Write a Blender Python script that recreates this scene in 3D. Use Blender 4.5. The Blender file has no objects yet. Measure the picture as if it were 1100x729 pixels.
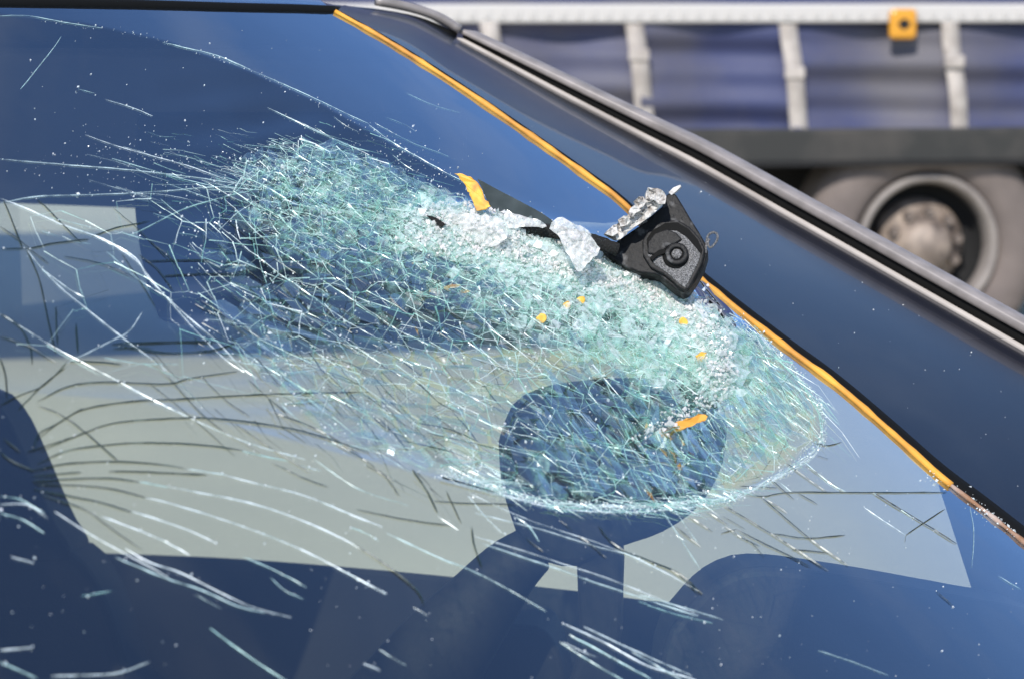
import bpy, bmesh, math, random
import numpy as np
from mathutils import Vector, Matrix
from mathutils import geometry as mgeo
random.seed(7); rng = np.random.default_rng(11)
SC = bpy.context.scene
COL = SC.collection

# ------------------------------------------------------------------ camera
CAM = np.array([1.31, -0.64, 1.50]); PHI = math.radians(45); PIT = math.atan(364.5/2500); FPX = 2500.0
D = np.array([-math.sin(PHI)*math.cos(PIT), math.cos(PHI)*math.cos(PIT), -math.sin(PIT)])
R = np.array([math.cos(PHI), math.sin(PHI), 0.0]); U = np.cross(R, D)
cd = bpy.data.cameras.new('camera'); cam = bpy.data.objects.new('camera', cd); COL.objects.link(cam)
cam.location = CAM; cam.rotation_euler = Vector(D).to_track_quat('-Z', 'Y').to_euler()
cd.sensor_width = 36; cd.lens = 36*FPX/1100; cd.clip_start = 0.05; cd.clip_end = 5000
cd.dof.use_dof = True; cd.dof.focus_distance = 1.52; cd.dof.aperture_fstop = 13.0
SC.camera = cam
# ------------------------------------------------------------------ light
SUN_EL = math.radians(42); SDIR = np.array([0.50, -0.866])
w = bpy.data.worlds.new('World'); SC.world = w; w.use_nodes = True
nt = w.node_tree; sky = nt.nodes.new('ShaderNodeTexSky'); sky.sky_type = 'NISHITA'; sky.sun_disc = False
sky.sun_elevation = SUN_EL; sky.sun_rotation = math.atan2(SDIR[0], SDIR[1]); sky.ozone_density = 5.0; sky.air_density = 1.0; sky.dust_density = 0.5
gc = nt.nodes.new('ShaderNodeTexCoord'); mp_ = nt.nodes.new('ShaderNodeMapping'); mp_.inputs['Scale'].default_value = (2.0, 3.2, 5.0); nt.links.new(gc.outputs['Generated'], mp_.inputs[0])
cn = nt.nodes.new('ShaderNodeTexNoise'); cn.inputs['Scale'].default_value = 2.6; cn.inputs['Detail'].default_value = 7; cn.inputs['Roughness'].default_value = .55; nt.links.new(mp_.outputs[0], cn.inputs['Vector'])
cr_ = nt.nodes.new('ShaderNodeMapRange'); cr_.inputs[1].default_value = .5; cr_.inputs[2].default_value = .75; cr_.inputs[4].default_value = .16; nt.links.new(cn.outputs['Fac'], cr_.inputs[0])
cm = nt.nodes.new('ShaderNodeMix'); cm.data_type = 'RGBA'; cm.inputs[7].default_value = (4.6, 4.4, 4.3, 1); nt.links.new(cr_.outputs[0], cm.inputs[0]); nt.links.new(sky.outputs[0], cm.inputs[6])   # thin cirrus veils
nt.links.new(cm.outputs[2], nt.nodes['Background'].inputs[0]); nt.nodes['Background'].inputs[1].default_value = 0.15
sd = bpy.data.lights.new('sun', 'SUN'); sun = bpy.data.objects.new('sun', sd); COL.objects.link(sun)
sd.energy = 4.0; sd.angle = math.radians(0.5); sd.color = (1.0, 0.95, 0.87)
sv = Vector((SDIR[0]*math.cos(SUN_EL), SDIR[1]*math.cos(SUN_EL), math.sin(SUN_EL)))
sun.rotation_euler = sv.to_track_quat('Z', 'Y').to_euler(); sun.location = (3, -4, 6)
SC.view_settings.view_transform = 'Standard'; SC.view_settings.look = 'None'; SC.view_settings.exposure = 0.45
SC.render.engine = 'CYCLES'
SC.cycles.transparent_max_bounces = 40; SC.cycles.max_bounces = 8; SC.cycles.use_denoising = True
SC.cycles.sample_clamp_indirect = 6

# ------------------------------------------------------------------ helpers
def rays(p):
    p = np.atleast_2d(np.asarray(p, float))
    return D + R*((p[:, 0:1]-550)/FPX) - U*((p[:, 1:2]-364.5)/FPX)
def at(px, py, depth): return CAM + rays([(px, py)])[0]*depth
def proj(P):
    q = np.asarray(P)-CAM; d = q@D
    return np.stack([550+FPX*(q@R)/d, 364.5-FPX*(q@U)/d], -1)
def on_plane(p, P0, n):
    r = rays(p); P0 = np.asarray(P0, float); n = np.asarray(n, float)
    t = ((P0-CAM)@n)/(r@n); return CAM + r*t[:, None]
def pdist(P, poly, closed=False):
    P = np.asarray(P, float); A = np.asarray(poly, float); B = np.roll(A, -1, 0)
    if not closed: A, B = A[:-1], B[:-1]
    best = np.full(len(P), 1e9)
    for a, b in zip(A, B):
        ab = b-a; t = np.clip(((P-a)@ab)/(ab@ab+1e-12), 0, 1)
        best = np.minimum(best, np.linalg.norm(P-(a+t[:, None]*ab), axis=1))
    return best
def inside(P, poly):
    P = np.asarray(P, float); A = np.asarray(poly, float); B = np.roll(A, -1, 0); c = np.zeros(len(P), bool)
    for a, b in zip(A, B):
        k = ((a[1] > P[:, 1]) != (b[1] > P[:, 1]))
        xi = (b[0]-a[0])*(P[:, 1]-a[1])/((b[1]-a[1]) if abs(b[1]-a[1]) > 1e-9 else 1e-9)+a[0]
        c ^= k & (P[:, 0] < xi)
    return c
def smooth(poly, step=6.0):
    A = np.asarray(poly, float)
    if len(A) < 3:
        n = max(2, int(np.linalg.norm(A[-1]-A[0])/step)); return A[0]+(A[-1]-A[0])*np.linspace(0, 1, n)[:, None]
    Q = np.vstack([2*A[0]-A[1], A, 2*A[-1]-A[-2]]); out = []
    for i in range(1, len(Q)-2):
        p0, p1, p2, p3 = Q[i-1:i+3]; n = max(1, int(np.linalg.norm(p2-p1)/step))
        for k in range(n):
            t = k/n; out.append(.5*((2*p1)+(-p0+p2)*t+(2*p0-5*p1+4*p2-p3)*t*t+(-p0+3*p1-3*p2+p3)*t**3))
    out.append(A[-1]); return np.array(out)

def mk(name, verts, faces, mat=None, parent=None, sm=False, mats=None, fm=None, **kw):
    me = bpy.data.meshes.new(name); me.from_pydata([tuple(map(float, v)) for v in verts], [], [tuple(int(i) for i in f) for f in faces])
    for m in (mats or ([mat] if mat else [])): me.materials.append(m)
    if fm is not None: me.polygons.foreach_set('material_index', fm)
    if sm: me.polygons.foreach_set('use_smooth', [True]*len(me.polygons))
    me.update(); o = bpy.data.objects.new(name, me); COL.objects.link(o)
    if parent is not None: o.parent = parent
    for k, v in kw.items(): o[k] = v
    return o
def mkb(name, bm, mat, parent=None, sm=False, **kw):
    me = bpy.data.meshes.new(name); bmesh.ops.recalc_face_normals(bm, faces=bm.faces[:]); bm.to_mesh(me); bm.free(); me.materials.append(mat)
    if sm: me.polygons.foreach_set('use_smooth', [True]*len(me.polygons))
    o = bpy.data.objects.new(name, me); COL.objects.link(o)
    if parent is not None: o.parent = parent
    for k, v in kw.items(): o[k] = v
    return o
def empty(name, label, cat, **kw):
    o = bpy.data.objects.new(name, None); COL.objects.link(o); o['label'] = label; o['category'] = cat
    for k, v in kw.items(): o[k] = v
    return o
def bevel(o, wdt, seg=3):
    m = o.modifiers.new('bevel', 'BEVEL'); m.width = wdt; m.segments = seg; m.limit_method = 'ANGLE'; return o
def prism_bm(pts, ext):
    """closed outline of 3D points, extruded by the vector ext"""
    bm = bmesh.new(); a = [bm.verts.new(p) for p in pts]; b = [bm.verts.new(np.asarray(p)+ext) for p in pts]; n = len(a)
    bm.faces.new(a); bm.faces.new(b[::-1])
    for i in range(n): bm.faces.new((a[i], b[i], b[(i+1) % n], a[(i+1) % n]))
    return bm
def slab(name, outline, P0, n, thick, mat, parent, bev=.01, sub=True, **kw):
    pts = on_plane(smooth(list(outline)+[outline[0]], 14)[:-1] if sub else outline, P0, n)
    n = np.asarray(n, float); n = n/np.linalg.norm(n)
    if (P0-CAM)@n < 0: n = -n
    o = mkb(name, prism_bm(pts, n*thick), mat, parent, sm=False, **kw)
    if bev: bevel(o, bev)
    return o
def tube_mesh(P, rad, k=8, closed_ends=True):
    P = np.asarray(P, float); n = len(P); rad = np.broadcast_to(rad, n)
    T = np.gradient(P, axis=0); T /= np.linalg.norm(T, axis=1)[:, None]+1e-12
    ref = np.array([0, 0, 1.0]); A = np.cross(T, ref); A /= np.linalg.norm(A, axis=1)[:, None]+1e-12; B = np.cross(A, T)
    V = []; F = []
    for i in range(n):
        for j in range(k):
            a = 2*math.pi*j/k; V.append(P[i]+rad[i]*(math.cos(a)*A[i]+math.sin(a)*B[i]))
    for i in range(n-1):
        for j in range(k): F.append((i*k+j, i*k+(j+1) % k, (i+1)*k+(j+1) % k, (i+1)*k+j))
    if closed_ends: F.append(tuple(range(k))[::-1]); F.append(tuple((n-1)*k+j for j in range(k)))
    return V, F
def loft(name, rows, mat, parent, sm=True, thick=0, **kw):
    rows = [np.asarray(r) for r in rows]; n = len(rows[0]); V = np.vstack(rows); F = []
    for i in range(len(rows)-1):
        for j in range(n-1): F.append((i*n+j, i*n+j+1, (i+1)*n+j+1, (i+1)*n+j))
    o = mk(name, V, F, mat, parent, sm=sm, **kw)
    if thick: m = o.modifiers.new('solid', 'SOLIDIFY'); m.thickness = thick; m.offset = 0
    return o
def box(c, s):
    bm = bmesh.new(); bmesh.ops.create_cube(bm, size=1)
    for v in bm.verts: v.co = Vector((v.co.x*s[0]+c[0], v.co.y*s[1]+c[1], v.co.z*s[2]+c[2]))
    return bm

# ------------------------------------------------------------------ materials
def principled(name, col, rough=.5, metal=0, coat=0, noise=None, bump=None, spec=.5):
    m = bpy.data.materials.new(name); m.use_nodes = True; t = m.node_tree; b = t.nodes['Principled BSDF']
    b.inputs['Base Color'].default_value = (*col, 1); b.inputs['Roughness'].default_value = rough; b.inputs['Metallic'].default_value = metal
    b.inputs['Coat Weight'].default_value = coat; b.inputs['Coat Roughness'].default_value = .03; b.inputs['Specular IOR Level'].default_value = spec
    tc = t.nodes.new('ShaderNodeTexCoord')
    if noise:
        sc, c2, lo, hi = noise; nz = t.nodes.new('ShaderNodeTexNoise'); nz.inputs['Scale'].default_value = sc; nz.inputs['Detail'].default_value = 6
        t.links.new(tc.outputs['Object'], nz.inputs['Vector']); cr = t.nodes.new('ShaderNodeValToRGB')
        cr.color_ramp.elements[0].position = lo; cr.color_ramp.elements[1].position = hi
        cr.color_ramp.elements[0].color = (*col, 1); cr.color_ramp.elements[1].color = (*c2, 1)
        t.links.new(nz.outputs['Fac'], cr.inputs[0]); t.links.new(cr.outputs[0], b.inputs['Base Color'])
    if bump:
        sc, st, dist = bump; nz = t.nodes.new('ShaderNodeTexNoise'); nz.inputs['Scale'].default_value = sc; nz.inputs['Detail'].default_value = 5
        t.links.new(tc.outputs['Object'], nz.inputs['Vector']); bp = t.nodes.new('ShaderNodeBump'); bp.inputs['Strength'].default_value = st; bp.inputs['Distance'].default_value = dist
        t.links.new(nz.outputs['Fac'], bp.inputs['Height']); t.links.new(bp.outputs[0], b.inputs['Normal'])
    return m
class NT:
    def __init__(s, name):
        s.m = bpy.data.materials.new(name); s.m.use_nodes = True; s.t = s.m.node_tree; s.t.nodes.clear(); s.out = s.n('ShaderNodeOutputMaterial')
    def n(s, typ, **kw):
        x = s.t.nodes.new(typ)
        for k, v in kw.items():
            if k in x.inputs: x.inputs[k].default_value = v
            else: setattr(x, k, v)
        return x
    def l(s, a, b): s.t.links.new(a, b)
    def mix(s, f, a, b):
        x = s.n('ShaderNodeMixShader')
        if isinstance(f, (int, float)): x.inputs[0].default_value = f
        else: s.l(f, x.inputs[0])
        s.l(a, x.inputs[1]); s.l(b, x.inputs[2]); return x.outputs[0]
    def math(s, op, a, b=None, clamp=False):
        x = s.n('ShaderNodeMath', operation=op); x.use_clamp = clamp
        for i, v in enumerate((a, b)):
            if v is None: continue
            if isinstance(v, (int, float)): x.inputs[i].default_value = v
            else: s.l(v, x.inputs[i])
        return x.outputs[0]
def glass_mat(name, tint, ior=1.5, bump=0, dust=0.0, rough=0.0, scale=1.0, gcol=(1, 1, 1), craze=False):
    g = NT(name); tr = g.n('ShaderNodeBsdfTransparent'); tr.inputs['Color'].default_value = (*tint, 1)
    gl = g.n('ShaderNodeBsdfGlossy'); gl.inputs['Roughness'].default_value = rough; gl.inputs['Color'].default_value = (*gcol, 1)
    fr = g.n('ShaderNodeFresnel'); fr.inputs['IOR'].default_value = ior
    f2 = g.math('DIVIDE', g.math('MULTIPLY', fr.outputs[0], 2.0), g.math('ADD', fr.outputs[0], 1.0))
    if craze:   # where the laminate is crazed it mirrors less
        ca = g.n('ShaderNodeAttribute', attribute_name='craze'); f2 = g.math('MULTIPLY', f2, g.math('SUBTRACT', 1.0, g.math('MULTIPLY', ca.outputs['Fac'], .72)))
    f2 = g.math('MULTIPLY', f2, scale, True)
    if bump:
        tc = g.n('ShaderNodeTexCoord'); nz = g.n('ShaderNodeTexNoise'); nz.inputs['Scale'].default_value = 9; nz.inputs['Detail'].default_value = 2
        g.l(tc.outputs['Object'], nz.inputs['Vector']); bp = g.n('ShaderNodeBump'); bp.inputs['Strength'].default_value = bump; bp.inputs['Distance'].default_value = .01
        g.l(nz.outputs['Fac'], bp.inputs['Height']); g.l(bp.outputs[0], gl.inputs['Normal'])
    s = g.mix(f2, tr.outputs[0], gl.outputs[0])
    if dust:
        df = g.n('ShaderNodeBsdfDiffuse'); df.inputs['Color'].default_value = (.55, .6, .66, 1)
        tc = g.n('ShaderNodeTexCoord'); nz = g.n('ShaderNodeTexNoise'); nz.inputs['Scale'].default_value = 6; nz.inputs['Detail'].default_value = 8; nz.inputs['Roughness'].default_value = .7
        g.l(tc.outputs['Object'], nz.inputs['Vector']); s = g.mix(g.math('MULTIPLY', nz.outputs['Fac'], dust), s, df.outputs[0])
    g.l(s, g.out.inputs[0]); return g.m
def frac_mat(name, c0, c1, gloss=.35, rough=.15, trans=.35, opac=1.0, nscale=260):
    """fracture face / crushed glass: attribute 'b' drives how much it scatters"""
    g = NT(name); at_ = g.n('ShaderNodeAttribute', attribute_name='b'); sep = g.n('ShaderNodeSeparateColor'); g.l(at_.outputs['Color'], sep.inputs[0])
    mc = g.n('ShaderNodeMix', data_type='RGBA'); g.l(sep.outputs[1], mc.inputs[0]); mc.inputs[6].default_value = (*c0, 1); mc.inputs[7].default_value = (*c1, 1)
    df = g.n('ShaderNodeBsdfDiffuse'); tl = g.n('ShaderNodeBsdfTranslucent'); gl = g.n('ShaderNodeBsdfGlossy'); gl.inputs['Roughness'].default_value = rough; gl.inputs['Color'].default_value = (.95, 1, 1, 1)
    g.l(mc.outputs[2], df.inputs[0]); g.l(mc.outputs[2], tl.inputs[0])
    s = g.mix(.4, df.outputs[0], tl.outputs[0]); s = g.mix(gloss, s, gl.outputs[0])
    tc = g.n('ShaderNodeTexCoord'); nz = g.n('ShaderNodeTexNoise'); nz.inputs['Scale'].default_value = nscale; nz.inputs['Detail'].default_value = 3
    g.l(tc.outputs['Object'], nz.inputs['Vector']); mr = g.n('ShaderNodeMapRange'); mr.inputs[1].default_value = .35; mr.inputs[2].default_value = .62; g.l(nz.outputs['Fac'], mr.inputs[0])
    f = g.math('MULTIPLY', sep.outputs[0], g.math('ADD', g.math('MULTIPLY', mr.outputs[0], 1-trans), trans))
    f = g.math('MULTIPLY', f, opac, True)
    tr = g.n('ShaderNodeBsdfTransparent'); tr.inputs['Color'].default_value = (.93, .99, .97, 1)
    g.l(g.mix(f, tr.outputs[0], s), g.out.inputs[0]); return g.m

M_pane = glass_mat('laminated_glass', (.87, .91, .85), ior=1.38, bump=.07, dust=.012, scale=2.12, gcol=(.72, .84, 1.0), craze=True)
M_side = glass_mat('side_glass', (.82, .88, .86), ior=1.45)
M_tile = frac_mat('fragment_top', (.45, .75, .68), (.85, .9, .9), gloss=.15, rough=.2, trans=.2)
M_tglass = glass_mat('fragment_glass', (.965, .99, .98), ior=1.45, rough=.03, scale=.3)
M_wall = frac_mat('fracture_wall', (.34, .72, .62), (.85, .93, .92), gloss=.3, rough=.22, trans=.25)
M_strand = frac_mat('fracture_strand', (.26, .62, .52), (.94, .98, .97), gloss=.12, rough=.35, trans=.75, nscale=300)
M_crack = frac_mat('bright_crack', (.35, .70, .66), (.92, .96, .97), gloss=.12, rough=.3, trans=.3, nscale=120)
M_dark = frac_mat('dark_crack', (.008, .016, .02), (.025, .05, .055), gloss=.03, rough=.3, trans=.9, nscale=120)
M_crush = frac_mat('crushed_glass', (.50, .68, .65), (.90, .88, .89), gloss=.2, rough=.3, trans=.85, nscale=90)
M_paint = principled('dark_blue_black_paint', (.008, .010, .018), .25, coat=.34, spec=.3, bump=(3.0, .03, .01), noise=(9, (.022, .024, .03), .45, .8))
M_paint.node_tree.nodes['Principled BSDF'].inputs['Coat IOR'].default_value = 1.5
M_rubber = principled('black_rubber', (.004, .004, .004), .8, bump=(400, .2, .001), spec=.15)
M_trimgrey = principled('grey_metal_trim', (.27, .24, .23), .45, metal=.15, noise=(60, (.19, .17, .16), .35, .7))
M_orange = principled('orange_sealant', (.64, .30, .03), .65, noise=(30, (.34, .14, .02), .4, .68), bump=(120, .4, .001))
M_brown = principled('brown_weathered_sealant', (.20, .10, .05), .75, noise=(60, (.34, .26, .22), .45, .7))
M_orefl = principled('yellow_orange_reflection', (.72, .40, .05), .5, noise=(150, (.45, .20, .04), .4, .7))  # reflected orange put into the colour of solid pieces
M_int = principled('black_cabin_plastic', (.012, .012, .013), .7, bump=(300, .2, .001))
M_door = principled('dark_grey_door_card', (.035, .036, .04), .8, bump=(200, .2, .001))
M_fab = principled('dark_seat_fabric', (.016, .016, .018), .9, bump=(500, .3, .001))
M_line = principled('roof_lining', (.02, .02, .02), .9)
M_brk = principled('scuffed_black_plastic', (.010, .010, .011), .5, noise=(130, (.12, .12, .125), .56, .8), bump=(350, .6, .0012), spec=.15)
M_grain = principled('granular_grey_plastic', (.035, .035, .036), .6, noise=(1300, (.20, .195, .20), .42, .66), bump=(900, 1, .001))
M_cast = principled('broken_cast_metal', (.50, .48, .46), .75, noise=(160, (.15, .12, .10), .45, .7), bump=(220, .8, .002))
M_foam = principled('black_foam', (.006, .006, .006), .95, noise=(700, (.05, .05, .05), .6, .75), bump=(600, 1, .003))
M_conc = principled('pale_concrete', (.54, .50, .38), .9, noise=(.6, (.45, .42, .33), .35, .7), bump=(30, .2, .01))
M_tarp = principled('blue_tarpaulin', (.028, .036, .10), .65, noise=(1.6, (.085, .08, .095), .38, .66), bump=(8, .3, .01))
M_strap = principled('pale_strap_webbing', (.40, .36, .33), .8, noise=(14, (.25, .22, .20), .4, .7))
M_white = principled('white_lacing_rail', (.44, .42, .405), .7)
M_chas = principled('dark_chassis_steel', (.018, .018, .017), .7, noise=(5, (.045, .04, .036), .4, .7))
M_black = principled('black_void_and_mudguard', (.006, .006, .007), .9)
M_tyre = principled('dusty_tyre_rubber', (.11, .09, .083), .9, noise=(9, (.14, .115, .105), .35, .7), bump=(40, .3, .01))
M_rim = principled('grey_steel_rim', (.21, .185, .17), .6, noise=(12, (.15, .13, .12), .4, .7))
M_hub = principled('dusty_hub', (.27, .215, .175), .6, noise=(10, (.09, .07, .06), .4, .62))
M_darkrefl = principled('dark_green_reflection', (.012, .018, .016), .3, noise=(60, (.035, .045, .045), .4, .7))  # tone of a dark reflection in the dent, put into the colour
M_ridge = frac_mat('pulverised_glass', (.70, .72, .71), (.97, .89, .88), gloss=.12, rough=.25, trans=.45, nscale=240)
M_glint = frac_mat('bright_glass_chip', (.8, .9, .88), (.97, .97, .97), gloss=.25, rough=.3, trans=1.0)
M_amber = principled('amber_reflector', (.55, .25, .02), .35)

# ------------------------------------------------------------------ windscreen surface z = f(x, y)
ARC = [(-400, -30), (-200, -10), (20, 18), (90, 25), (180, 45), (265, 76), (345, 112), (420, 155), (480, 187), (545, 218), (600, 243), (660, 268)]
BAG = [(660, 268), (740, 322), (800, 350), (850, 395), (882, 440), (884, 474), (850, 505), (785, 538), (700, 550), (600, 549), (520, 528), (420, 500), (300, 470), (150, 430), (0, 420), (-300, 400)]
DENT = ARC+BAG[1:]
RIDGE = [(455, 240), (505, 250), (560, 270), (620, 292), (680, 308), (735, 330), (765, 368), (772, 410)]
FOLD2 = [(772, 405), (760, 428), (730, 447), (685, 470)]
KB = .17
def f0(x, y): return 1.490-.557*(x+KB*y*y)+.012*(1-y*y/.36)
def relief(x, y):
    p = proj(np.stack([x, y, f0(x, y)], -1)); ins = inside(p, DENT); d = pdist(p, DENT, True); dl = np.clip(pdist(p, BAG)/260, 0, 1); dl = dl*dl*(3-2*dl)*.75+.25*(1-np.exp(-pdist(p, BAG)/25.))
    fade = np.clip((p[:, 0]+350)/600, .15, 1)
    h = np.where(ins, -.019*(1-np.exp(-pdist(p, ARC)/100.))*dl*fade, 0)
    h += .016*np.exp(-(pdist(p, RIDGE)/24.)**2)+.009*np.exp(-(pdist(p, FOLD2)/12.)**2)
    q = p/np.array([37., 23.])
    h += np.where(ins, .0012*np.sin(q[:, 0]*1.3+q[:, 1]*2.1)*np.sin(q[:, 1]*1.7-q[:, 0]*.6)*np.clip(d/40, 0, 1)*np.clip((p[:, 0]-150)/200, 0, 1), 0)
    return h
def fz(x, y): return f0(x, y)+relief(x, y)
def hit(p, fun=None):
    fun = fun or fz; p = np.atleast_2d(np.asarray(p, float)); r = rays(p); n = len(p)
    ts = np.linspace(.6, 2.6, 81); lo = np.full(n, .6); hi = np.full(n, 2.6); done = np.zeros(n, bool)
    for t in ts[1:]:
        P = CAM+r*t; below = P[:, 2] < f0(P[:, 0], P[:, 1])+(.02 if fun is fz else 0)
        new = below & ~done; lo[new] = t-.1; hi[new] = t+.12; done |= below
    # inside the bracket, march again finely on the true surface, then bisect
    a = lo.copy(); b = hi.copy(); dn = np.zeros(n, bool); prev = lo.copy()
    for k in range(1, 25):
        t = lo+(hi-lo)*k/24; P = CAM+r*t[:, None]; bel = P[:, 2] < fun(P[:, 0], P[:, 1])
        new = bel & ~dn; a[new] = prev[new]; b[new] = t[new]; dn |= bel; prev = t
    for _ in range(12):
        t = (a+b)/2; P = CAM+r*t[:, None]; bel = P[:, 2] < fun(P[:, 0], P[:, 1]); b = np.where(bel, t, b); a = np.where(bel, a, t)
    return CAM+r*((a+b)/2)[:, None]
def normal(P):
    e = .002; x, y = P[:, 0], P[:, 1]; fx = (fz(x+e, y)-fz(x-e, y))/(2*e); fy = (fz(x, y+e)-fz(x, y-e))/(2*e)
    N = np.stack([-fx, -fy, np.ones_like(fx)], -1); return N/np.linalg.norm(N, axis=1)[:, None]

# ------------------------------------------------------------------ ground
g = 60; V = [(-400, -300, 0), (300, -300, 0), (300, 500, 0), (-400, 500, 0)]
o = mk('ground', V, [(0, 1, 2, 3)], M_conc); o['kind'] = 'structure'; o['label'] = 'pale concrete yard under the car and trailer'

# ------------------------------------------------------------------ the car
car = empty('car', 'dark blue-black car with a caved-in, shattered windscreen', 'car')
EPX = [(360, 14), (420, 48), (500, 99), (580, 154), (640, 197), (672, 222), (750, 299), (840, 371), (900, 416), (960, 468), (1012, 515), (1060, 552), (1110, 592), (1200, 668), (1300, 760)]
Epx = smooth(EPX, 12); E3 = hit(Epx, f0); Es = E3[:, 0]+KB*E3[:, 1]**2
order = np.argsort(Es)
def yE(s): return np.interp(s, Es[order], E3[order, 1])
S_MAX = .86; NV, NU = 420, 440
sv_ = np.linspace(-.012, S_MAX, NV); uu = np.linspace(-1, 1, NU)
# finer columns where the camera looks: warp u towards the far side
SS, UU = np.meshgrid(sv_, uu, indexing='ij'); YE = yE(SS); Y = UU*YE; X = SS-KB*Y*Y
Z = fz(X.ravel(), Y.ravel()); V = np.stack([X.ravel(), Y.ravel(), Z], -1)
idx = np.arange(NV*NU).reshape(NV, NU)
F = np.stack([idx[:-1, :-1], idx[1:, :-1], idx[1:, 1:], idx[:-1, 1:]], -1).reshape(-1, 4)
V_pane, F_pane = V, F
wind = mk('windscreen', V, F, M_pane, car, sm=True, label='caved-in windscreen with a web of cracks')

# orange strip on the glass edge
Nn = np.array([.49, .1, .865])
cut = int(np.argmin(np.abs(Epx[:, 0]-1018))); Q3 = E3[cut:]; V, F = tube_mesh(Q3+np.array([0, 0, .0012]), .0017*rng.uniform(.7, 1.2, len(Q3)), 10); mk('edge_strip', V, F, M_brown, car, sm=True, label='dull brown lower end of the windscreen edge strip')
E3s, Epxs = E3[:cut+1], Epx[:cut+1]
V, F = tube_mesh(E3s+np.array([0, 0, .0012]), np.interp(Epxs[:, 0], [360, 600, 1100], [.0017, .0022, .0023])*rng.uniform(.8, 1.2, len(E3s)), 10); mk('edge_strip', V, F, M_orange, car, sm=True, label='thin orange strip along the windscreen edge')
# rubber between strip and pillar, pillar, grey trims
OUT = [(372, 8), (440, 17), (492, 42), (600, 100), (690, 147), (750, 178), (845, 232), (900, 263), (1000, 320), (1100, 377), (1200, 434), (1300, 491)]
LOWG = smooth(OUT, 12)
def resamp(A, n):
    A = np.asarray(A); d = np.r_[0, np.cumsum(np.linalg.norm(np.diff(A, axis=0), axis=1))]; t = np.linspace(0, d[-1], n)
    return np.stack([np.interp(t, d, A[:, k]) for k in range(A.shape[1])], -1)
def side_pts(px):
    ys = np.interp(px[:, 0], [372, 492, 700, 1100, 1300], [.665, .76, .82, .86, .88]); r = rays(px); t = (ys-CAM[1])/r[:, 1]; return CAM+r*t[:, None]
NP = 90
Ea = resamp(E3, NP); Sa = resamp(side_pts(LOWG), NP); rows = []
for k in range(15):
    t = k/14; b = math.sin(math.pi*t)
    base = Ea*(1-t)+Sa*t
    lift = (.004*b*np.array([.45, .25, .86]) if t > 0 else 0)
    rows.append(base+lift+np.array([0, 0, -.004])*math.exp(-t*30))
loft('pillar', rows[1:], M_paint, car, label='glossy blue-black windscreen pillar')
loft('pillar_seal', [Ea+np.array([0, 0, -.004]), Ea+(Sa-Ea)*.015+np.array([0, 0, .0005]), Ea+(Sa-Ea)*.035+np.array([0, 0, .003]), rows[1]+np.array([0, 0, .0005])], M_rubber, car)
def off_line(px, dy, ydep):
    q = px.copy(); q[:, 1] += dy; P = side_pts(q); return P+np.array([0, ydep, 0])
LG = LOWG[LOWG[:, 0] > 488]
def band(name, px, o1, o2, wd1, wd2, y, mat, th=.01, **kw):
    a = px.copy(); b = px.copy(); wv = np.interp(px[:, 0], [490, 600, 750, 1100], [7, 12, 16, 19])
    a[:, 1] -= o1*wv; b[:, 1] -= o2*wv
    A = side_pts(a)+np.array([0, y, 0]); B = side_pts(b)+np.array([0, y, 0]); mid = (A+B)/2+np.array([.25, -.6, .5])*np.linalg.norm(A-B, axis=1)[:, None]*.14
    q1 = A*.75+B*.25+(mid-(A+B)/2)*.75; q2 = A*.25+B*.75+(mid-(A+B)/2)*.75
    back = np.array([0, .02, -.002])
    loft(name, [A+back, A, q1, mid, q2, B, B+back], mat, car, **kw)
band('inner_trim', LG, -.06, .2, 12, 20, -.001, M_strap, label='thin grey trim on the pillar side')
band('door_seal', LG, .13, .95, 12, 18, .006, M_rubber, label='black gap seal between pillar and door frame')
band('door_frame_rail', LG, .9, 1.5, 14, 19, .002, M_trimgrey, label='grey-brown door frame rail sloping down')
# roof: front lip and panel
RPX = smooth([(-260, 2), (0, 6), (130, 8), (250, 11), (360, 14), (440, 22), (492, 41)], 10)
def roof_pts(px):
    P = hit(px, f0); return P
RP = hit(RPX[RPX[:, 0] <= 360], f0); cnr = side_pts(RPX[RPX[:, 0] > 360]); RP = np.vstack([RP, cnr])
V, F = tube_mesh(RP+np.array([-.004, 0, .001]), .0045, 10); mk('roof_lip', V, F, M_rubber, car, sm=True)
def yz(y): return 0.026*(1-(y/.68)**2)
# panel rows run back from the front edge, mirrored to the near side
m = RP[:, 1] > -.2; half = RP[m]; yy = np.linspace(-.66, half[-1, 1], 70)
o_ = np.argsort(half[:, 1]); fx_ = np.interp(np.abs(yy), half[o_, 1], half[o_, 0]); fz_ = np.interp(np.abs(yy), half[o_, 1], half[o_, 2])
prows = []
for k, bk in enumerate([0, .004, .012, .03, .08, .2, .45, .8, 1.2, 1.5]):
    rise = .004*min(1, bk/.012)+.016*(1-math.exp(-bk/.15))*np.clip(1-(np.abs(yy)/.66)**4, 0, 1)-.02*(bk/1.5)**2
    prows.append(np.stack([fx_-.004-bk, yy*(1+.0*bk), fz_+.003+rise], -1))
loft('roof_panel', prows, M_paint, car)
loft('roof_lining', [np.stack([fx_-.03-b, yy*.97, fz_-.028+0*yy], -1) for b in (0, .4, 1.0, 1.5)], M_line, car)
# pale highlight along the roof corner, built as a grey tube
V, F = tube_mesh(side_pts(smooth([(404, 5), (440, 12), (470, 22), (494, 36)], 6))+np.array([0, 0, .003]), .0042, 10); mk('roof_highlight', V, F, M_trimgrey, car, sm=True)

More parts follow.
